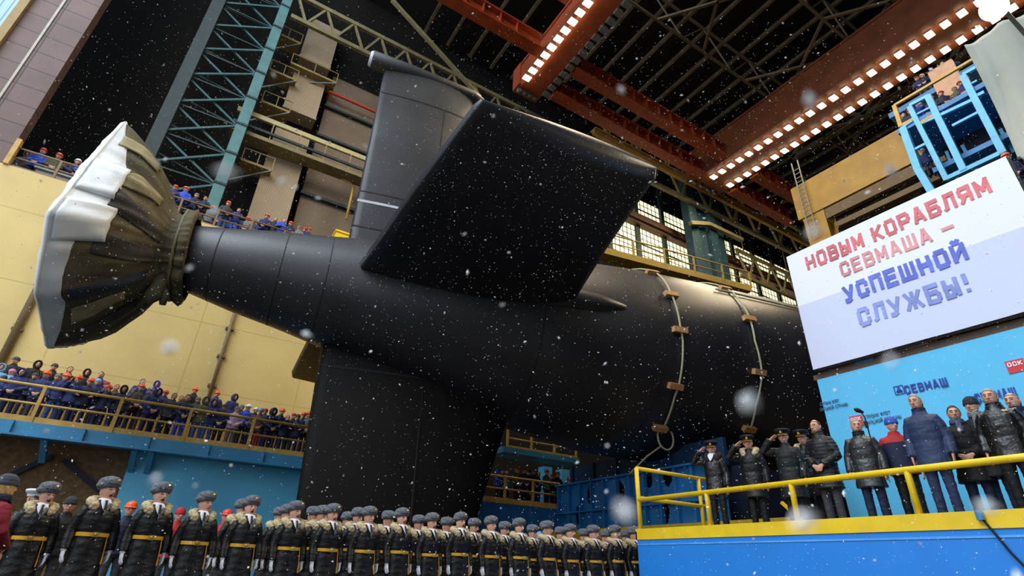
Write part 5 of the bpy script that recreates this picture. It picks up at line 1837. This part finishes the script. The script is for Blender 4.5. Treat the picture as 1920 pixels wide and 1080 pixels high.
PLAT = [(37.5, 662, 2, 'K', 'k', 'e'), (76, 674, 2, 'H', 'k', 'e'), (107, 678, 2, 'K', 'k', 'e'), (136, 683, 2, 'B', 'k', 'e'), (167, 691, 2, 'H', 'k', 'd'), (193, 696, 2, 'B', 'n', 'd'), (272, 703, 2, 'B', 'n', 'd'), (298, 711, 2, 'H', 'r', 'd'), (371, 717, 2, 'O', 'k', 'd'), (413.5, 718, 2, 'O', 'n', 'd'), (447, 720, 2, 'H', 'n', 'd'),
        (6, 682, 1, 'H', 's', 'd'), (26, 692, 1, 'P', 's', 'j'), (69, 699, 1, 'K', 'd', 'd'), (111, 701, 1, 'G', 'd', 'd'), (186, 710, 1, 'S', 'n', 'd'), (202, 716, 1, 'C', 'd', 'd'), (221, 721, 1, 'B', 'b', 'd'), (254, 728, 1, 'G', 'c', 'd'), (268, 720, 1, 'O', 'e', 'd'), (283, 727, 1, 'G', 'e', 'b'), (313, 731, 1, 'O', 'n', 'd'), (342, 742, 1, 'h', 'b', 'd'), (373, 744, 1, 'G', 'e', 'd'), (455, 759, 1, 'G', 'k', 'd'), (467, 758, 1, 'W', 'r', 'd'), (481, 764, 1, 'W', 'n', 'd'), (499, 766, 1, 'C', 'e', 'd'), (530, 766, 1, 'O', 'd', 'd'), (552, 775, 1, 'C', 'd', 'd'), (571, 773, 1, 'O', 'd', 'd'), (580, 771, 1, 'O', 'g', 'd'),
        (10, 704, 0, 'K', 'n', 'd'), (46, 691, 0, 'H', 'n', 'd'), (92, 695, 0, 'O', 'n', 'e'), (129, 695, 0, 'O', 'n', 'j'), (152, 700, 0, 'O', 'n', 'd'), (173, 709, 0, 'O', 'd', 'd'), (207, 722, 0, 'R', 'd', 'd'), (236, 723, 0, 'H', 'd', 'd'), (299, 724, 0, 'H', 'n', 'd'), (329, 737, 0, 'B', 'e', 'k'), (354, 741, 0, 'h', 'd', 'r'), (388, 744, 0, 'H', 'o', 'j'), (405, 749, 0, 'H', 'n', 'j'), (423, 758, 0, 'K', 'd', 'k'), (446, 762, 0, 'G', 'l', 'g'), (491, 765, 0, 'S', 'b', 'c'), (514, 765, 0, 'H', 'd', 'd'), (540, 778, 0, 'P', 'd', 'd'), (560, 777, 0, 'K', 'd', 'd')]
crowd(PLAT, {0: {'Y': 25.55}, 1: {'Y': 26.7}, 2: {'Y': 28.6}}, 1.78, {0: 4.86, 1: 5.25, 2: 5.9}, '%s on platform towards the rudder', 'spectators on the blue platform', lambda p: R(8), 3,
      {0: ['rail', 'clasp', 'down', 'camera', 'clasp'], 1: ['clasp', 'down'], 2: ['clasp', 'down']})
GAL = [(327, 339, 1, 'O', 'n', 'd'), (340.6, 337, 1, 'W', 'n', 'd'), (346, 340, 1, 'O', 'n', 'd'), (331, 348, 0, 'O', 'n', 'd'), (351, 351, 0, 'O', 'r', 'd'), (370, 363, 0, 'G', 'd', 'd'), (387, 369, 0, 'h', 'd', 'd'), (408.5, 367, 1, 'O', 'g', 'd'), (423, 371.6, 1, 'P', 'n', 'd'), (430, 378, 0, 'O', 'e', 'j'), (438, 378, 1, 'h', 'n', 'd'), (449, 374.4, 1, 'W', 'n', 'd'), (457, 380, 1, 'O', 'n', 'd'), (449, 391, 0, 'h', 'n', 'r'), (473, 384, 1, 'O', 'g', 'd'), (486, 387, 1, 'G', 'e', 'd'), (498, 392, 1, 'G', 'n', 'd'), (502, 402, 0, 'O', 'n', 'd'), (513, 401, 1, 'K', 'e', 'd'), (518, 408, 0, 'h', 'd', 'd'), (528, 405, 1, 'O', 'd', 'd'), (534, 410, 0, 'h', 'r', 'd'), (542, 404, 1, 'O', 'g', 'd'), (546, 416, 0, 'O', 'd', 'd'), (562, 424, 0, 'G', 'g', 'd'), (572, 427, 0, 'R', 'n', 'd'), (581, 428, 0, 'R', 'n', 'd'), (602, 426, 1, 'R', 'r', 'd'), (618, 429, 1, 'O', 'o', 'd'), (640, 441, 0, 'R', 'd', 'd')]
crowd(GAL, {0: {'Y': 30.0}, 1: {'Y': 31.2}}, 1.78, {0: GZ + .012, 1: GZ + .012}, '%s on gallery towards the fin', 'spectators on the roof gallery', lambda p: R(4), 8, {0: ['rail', 'clasp'], 1: ['clasp', 'down']}, (.8, 1.2))
UPL = [(103, 242, 1, 'R', 'o', 'd'), (99, 253, 0, 'R', 'r', 'd'), (122, 257, 1, 'R', 'o', 'd'), (128, 263, 0, 'O', 'o', 'd'), (163, 272, 0, 'W', 'd', 'n'), (79, 248, 1, 'H', 'g', 'd'), (137, 275, 1, 'h', 'e', 'd'), (172, 292, 0, 'P', 'r', 'd')]
crowd(UPL, {0: {'Y': 30.9}, 1: {'Y': 31.7}}, 1.78, {0: GZ + .012, 1: GZ + .012}, '%s from the brown tiles', 'spectators beside the brown tiled gate', lambda p: R(15), 4, {0: ['rail', 'clasp'], 1: ['down']}, (.7, 1.25))
DOCK = [(933, 880, 0, 'H', 'r', 'd'), (942, 880, 1, 'h', 'd', 'd'), (951, 881, 0, 'B', 't', 'd'), (969, 877, 0, 'O', 'o', 'd'), (982.6, 878, 0, 'R', 'n', 'd'), (991, 881, 1, 'K', 'd', 'd'), (1001, 881, 0, 'G', 'd', 'd'), (1009, 885, 0, 'h', 'd', 'd'), (1025, 881, 0, 'O', 'v', 'd'), (1035, 889, 1, 'R', 'd', 'd'), (1045.6, 885, 0, 'O', 'd', 'd'), (1067, 893, 1, 'h', 'e', 'd'), (1078, 887, 0, 'R', 'p', 'd')]
crowd(DOCK, {0: {'Y': 25.7}, 1: {'Y': 26.6}}, 1.78, {0: 4.0, 1: 4.0}, '%s on dock platform from the rudder', 'spectators on the dock platform', lambda p: R(25), 6, {0: ['rail', 'clasp'], 1: ['down']}, (.8, 1.15))
TOW = [(1680, 184, 1, 'h', 'd', 'd'), (1694, 181, 1, 'O', 'd', 'd'), (1718, 145, 2, 'R', 'n', 'd'), (1728, 140, 2, 'W', 'd', 'd'), (1746, 133, 2, 'R', 'n', 'd'), (1765, 117, 2, 'h', 'n', 'd'), (1782, 113, 2, 'P', 'd', 'd'), (1716, 179, 1, 'W', 'n', 'd'), (1736, 167, 1, 'R', 'n', 'd'), (1761, 170, 1, 'R', 'd', 'd'), (1788, 164, 1, 'G', 'o', 'd'), (1799, 153, 1, 'R', 'n', 'd'), (1727, 213, 0, 'B', 'r', 'r')]
zt_ = zd - 0.2
zr_ = at(1740, 137, X=BX + 4.7).z - 1.74
rear = MB(); rear.box((BX + 4.1, -3, zr_ - .4), (BX + 6.4, 9.2, zr_)); rear.box((BX + 4.3, 8.6, zt_), (BX + 4.6, 8.9, zr_)); rear.box((BX + 4.3, 3, zt_), (BX + 4.6, 3.3, zr_)); part(rear, 'rear_deck', M_blue_deep, bt)
crowd(TOW, {0: {'X': BX + 0.7}, 1: {'X': BX + 1.8}, 2: {'X': BX + 4.7}}, 1.78, {0: zt_, 1: zt_, 2: zr_}, '%s across the blue tower', 'spectators on the blue tower', lambda p: R(-75), 9, {0: ['rail'], 1: ['clasp'], 2: ['clasp']}, (.8, 1.25))
p = at(1722, 264, X=BX + 1.6)
civ('person in white hard hat inside the lower floor of the blue tower', (p.x, p.y, z2), R(-75), 'down', M_navy, M_navyd, 'hard', M_helmw, 0, 0, max(.85, min(1.1, (p.z - z2) / 1.81)))
p = at(1884, 289, X=17.6)
civ('worker in an orange hard hat peering over the top corner of the banner', (p.x, p.y, p.z - 1.80), R(-80), 'clasp', M_navyd, M_navyd, 'hard', M_helm)
w = MB(); w.box((17.1, p.y - 1.2, p.z - 1.95), (18.4, p.y + .8, p.z - 1.80)); w.box((17.9, p.y - .3, 0), (18.2, p.y, p.z - 1.95))
solo(w, 'scaffold_stand', M_blue_black, 'dark scaffold stand under the worker at the banner corner', 'scaffold')

# --- officials on the podium, facing out of the hall
DZ = 1.76
FACE = R(-90)


def pod(label, px, py, x, pose, jm, tm, hat, hm, yaw=0, pitch=0, hem=.80, extra=(), puff=0.0, fat=.012, turn=0, tall=None, wide=1.05):
    p = at(px, py, X=x)
    tall = tall or {'hair': 1.79, 'thin_hair': 1.779, 'knit': 1.803, 'peaked': 1.80, 'hard': 1.81, None: 1.775}[hat]
    sc = (p.z - DZ) / tall
    return civ(label, (x, p.y, DZ), FACE + R(turn), pose, jm, tm, hat, hm, yaw, pitch, sc, None, hem, extra, puff, False, fat, wide=wide / max(1, sc))


cap = lambda: [('visor', hat_mesh('visor'), M_golddull, True), ('gold_badge', hat_mesh('capband'), M_gold, True)]
fur = ('fur_collar', collar_mesh('fur'), M_furb, False)
furd = ('fur_collar', collar_mesh('fur'), cm('dark_fur', (44, 40, 38), .95, .3, 40, .6), False)
M_capblk = cm('black_cap_cloth', (18, 18, 22), .7)
pod('saluting naval officer in black leather jacket nearest the podium corner', 1332, 829, 11.3, 'salute', M_leather, M_blackcl, 'peaked', M_capblk, 12, 0, .82, cap() + [furd, ('shirt_collar', collar_mesh('shirt'), M_whitecl, False)], turn=20)
pod('saluting naval officer in black cloth coat with light fur collar', 1400, 818, 11.3, 'salute', M_coatblk, M_blackcl, 'peaked', M_capblk, 5, 0, .62, cap() + [fur], turn=25)
pod('naval officer in green-black coat raising his hand to his gold visor', 1466, 806, 11.2, 'salute', cm('green_black_coat', (14, 20, 20), .6), M_blackcl, 'peaked', M_capblk, 0, 0, .55, cap(), turn=18)
pod('naval officer with fur collar half hidden behind the green-black coat', 1501, 808, 12.0, 'down', M_coatblk, M_blackcl, 'peaked', M_capblk, 0, 0, .6, cap() + [fur], turn=10)
t = pod('bald bearded man in a black quilted coat on the podium', 1527, 788, 11.2, 'clasp', cm('black_quilt', (18, 19, 23), .5), M_dgrey, 'thin_hair', M_hairbr, -5, 0, .62, [('beard', hat_mesh('beard'), M_hairbr, True), ('stand_collar', collar_mesh('stand'), M_blackcl, False)], .006, .025)
pod('man in a shiny grey-black leather coat behind the microphone', 1602, 786, 11.2, 'down', cm('grey_black_leather', (38, 40, 42), .32, .25, 7, .35, .6), M_navyd, 'hair', M_hairgr, 15, 0, .62, [('stand_collar', collar_mesh('stand'), M_blackcl, False)], turn=15)
t = pod('man in a blue cap and red and navy jacket beside the tall man', 1666, 782, 11.6, 'down', M_redcl, M_blackcl, 'knit', cm('blue_cap_cloth', (52, 84, 176), .7), 35, 0, .82, [], turn=15)
w = MB(); C_ = lambda z, rx, ry: [V(rx * math.cos(2 * math.pi * k / 28), ry * math.sin(2 * math.pi * k / 28), z) for k in range(28)]
w.loft([C_(.83, .236, .186), C_(1.08, .238, .176), C_(1.27, .240, .178), C_(1.34, .236, .172)], cap=False)
nv = w.mesh('navy_panel', smooth=True)
sub_bit(t, 'jacket', 'navy_panel', nv, M_navyd)
t = pod('tall grey-haired man in a long navy parka on the podium', 1712, 739, 10.95, 'down', M_parka, cm('blue_trouser_cloth', (44, 54, 84), .75), 'hair', M_hairgr, -8, 0, .70, [('stand_collar', collar_mesh('stand'), M_navyd, False)], fat=.022, turn=8)
w = MB(); w.path([V(-.262, .0, 1.30), V(-.276, .0, 1.30)], [.045, .04], 14)
sub_bit(t, 'jacket', 'sleeve_badge', w.mesh('sleeve_badge'), M_redcl)
w = MB(); w.box((-.2, -.178, 1.33), (.2, -.150, 1.37)); 
pod('dark-haired man in a black coat with patterned scarf', 1783, 761, 11.5, 'clasp', M_blackcl, M_navyd, 'hair', M_hairdk, 10, 0, .60, [('scarf', collar_mesh('scarf'), cm('patterned_scarf', (72, 76, 104), .8, .6, 40), False)], turn=12)
pod('man in a dark knit hat, grey scarf and goatee on the podium', 1816, 744, 11.6, 'down', M_blackcl, M_navyd, 'knit', cm('black_knit', (44, 44, 48), .9), -5, 0, .62, [('scarf', collar_mesh('scarf'), M_greycl, False), ('beard', hat_mesh('beard'), M_hairgr, True)])
pod('grey-haired man in a black leather jacket near the banner edge of the podium', 1850, 729, 10.95, 'down', M_leather, M_blackcl, 'hair', M_hairgr, -2, 0, .78, [('stand_collar', collar_mesh('stand'), M_leather, False)], fat=.03, turn=5)
pod('grey-haired man half cut off at the end of the official group', 1893, 738, 11.4, 'down', M_navyd, M_navyd, 'thin_hair', M_hairgr, -5, 0, .75, [('stand_collar', collar_mesh('stand'), M_navyd, False)])
# ------------------------------------------------------------------ falling snow, small flakes hanging in the air around the place
rs = random.Random(21)
w = MB()
cnt = 0
right, fwd = Vector((math.cos(YAW), -math.sin(YAW), 0)), Vector((math.sin(YAW), math.cos(YAW), 0))


def flake(p, r):
    ax = Vector((rs.gauss(0, 1), rs.gauss(0, 1), rs.gauss(0, 1))).normalized()
    bx = ax.orthogonal().normalized(); cx = ax.cross(bx)
    a, b, c = r * rs.uniform(1.0, 1.9), r * rs.uniform(.6, 1), r * rs.uniform(.5, .9)
    w.add([p + ax * a, p - ax * a, p + bx * b, p - bx * b, p + cx * c, p - cx * c], [(0, 2, 4), (2, 1, 4), (1, 3, 4), (3, 0, 4), (2, 0, 5), (1, 2, 5), (3, 1, 5), (0, 3, 5)])


# volume of air in front of the photographer, filled evenly
while cnt < 30000:
    d = rs.uniform(0.9, 9.5)
    s_ = rs.uniform(-10, 10)
    z = rs.uniform(.15, 10)
    if abs(s_) > d * 1.25 + .3 or z > 1.2 + d * 1.35:
        cnt += 1
        continue
    p = right * s_ + fwd * d + Vector((0, 0, z))
    cnt += 1
    if p.x > 9.9 and p.z < 4.0:
        continue
    if abs(p.y - 10.5) < 2.2 and p.z < 2.2:
        continue
    flake(p, rs.choice((.0024, .003, .0034, .0042, .0056)))
for k in range(44):
    d = rs.choice((.16, .22, .3, .4, .55, .7, .9)) * rs.uniform(.9, 1.1)
    flake(right * rs.uniform(-d, d) + fwd * d + Vector((0, 0, EYE + rs.uniform(-.05, d * 1.2))), rs.choice((.0022, .003, .0036)))
M_snow = mat('snow', (250, 252, 255), 0.7, 0, 0)
me = w.mesh('falling_snow')
sn = put('falling_snow', me, M_snow)
tag(sn, 'white snowflakes falling through the air of the hall', 'snow')
sn['kind'] = 'stuff'
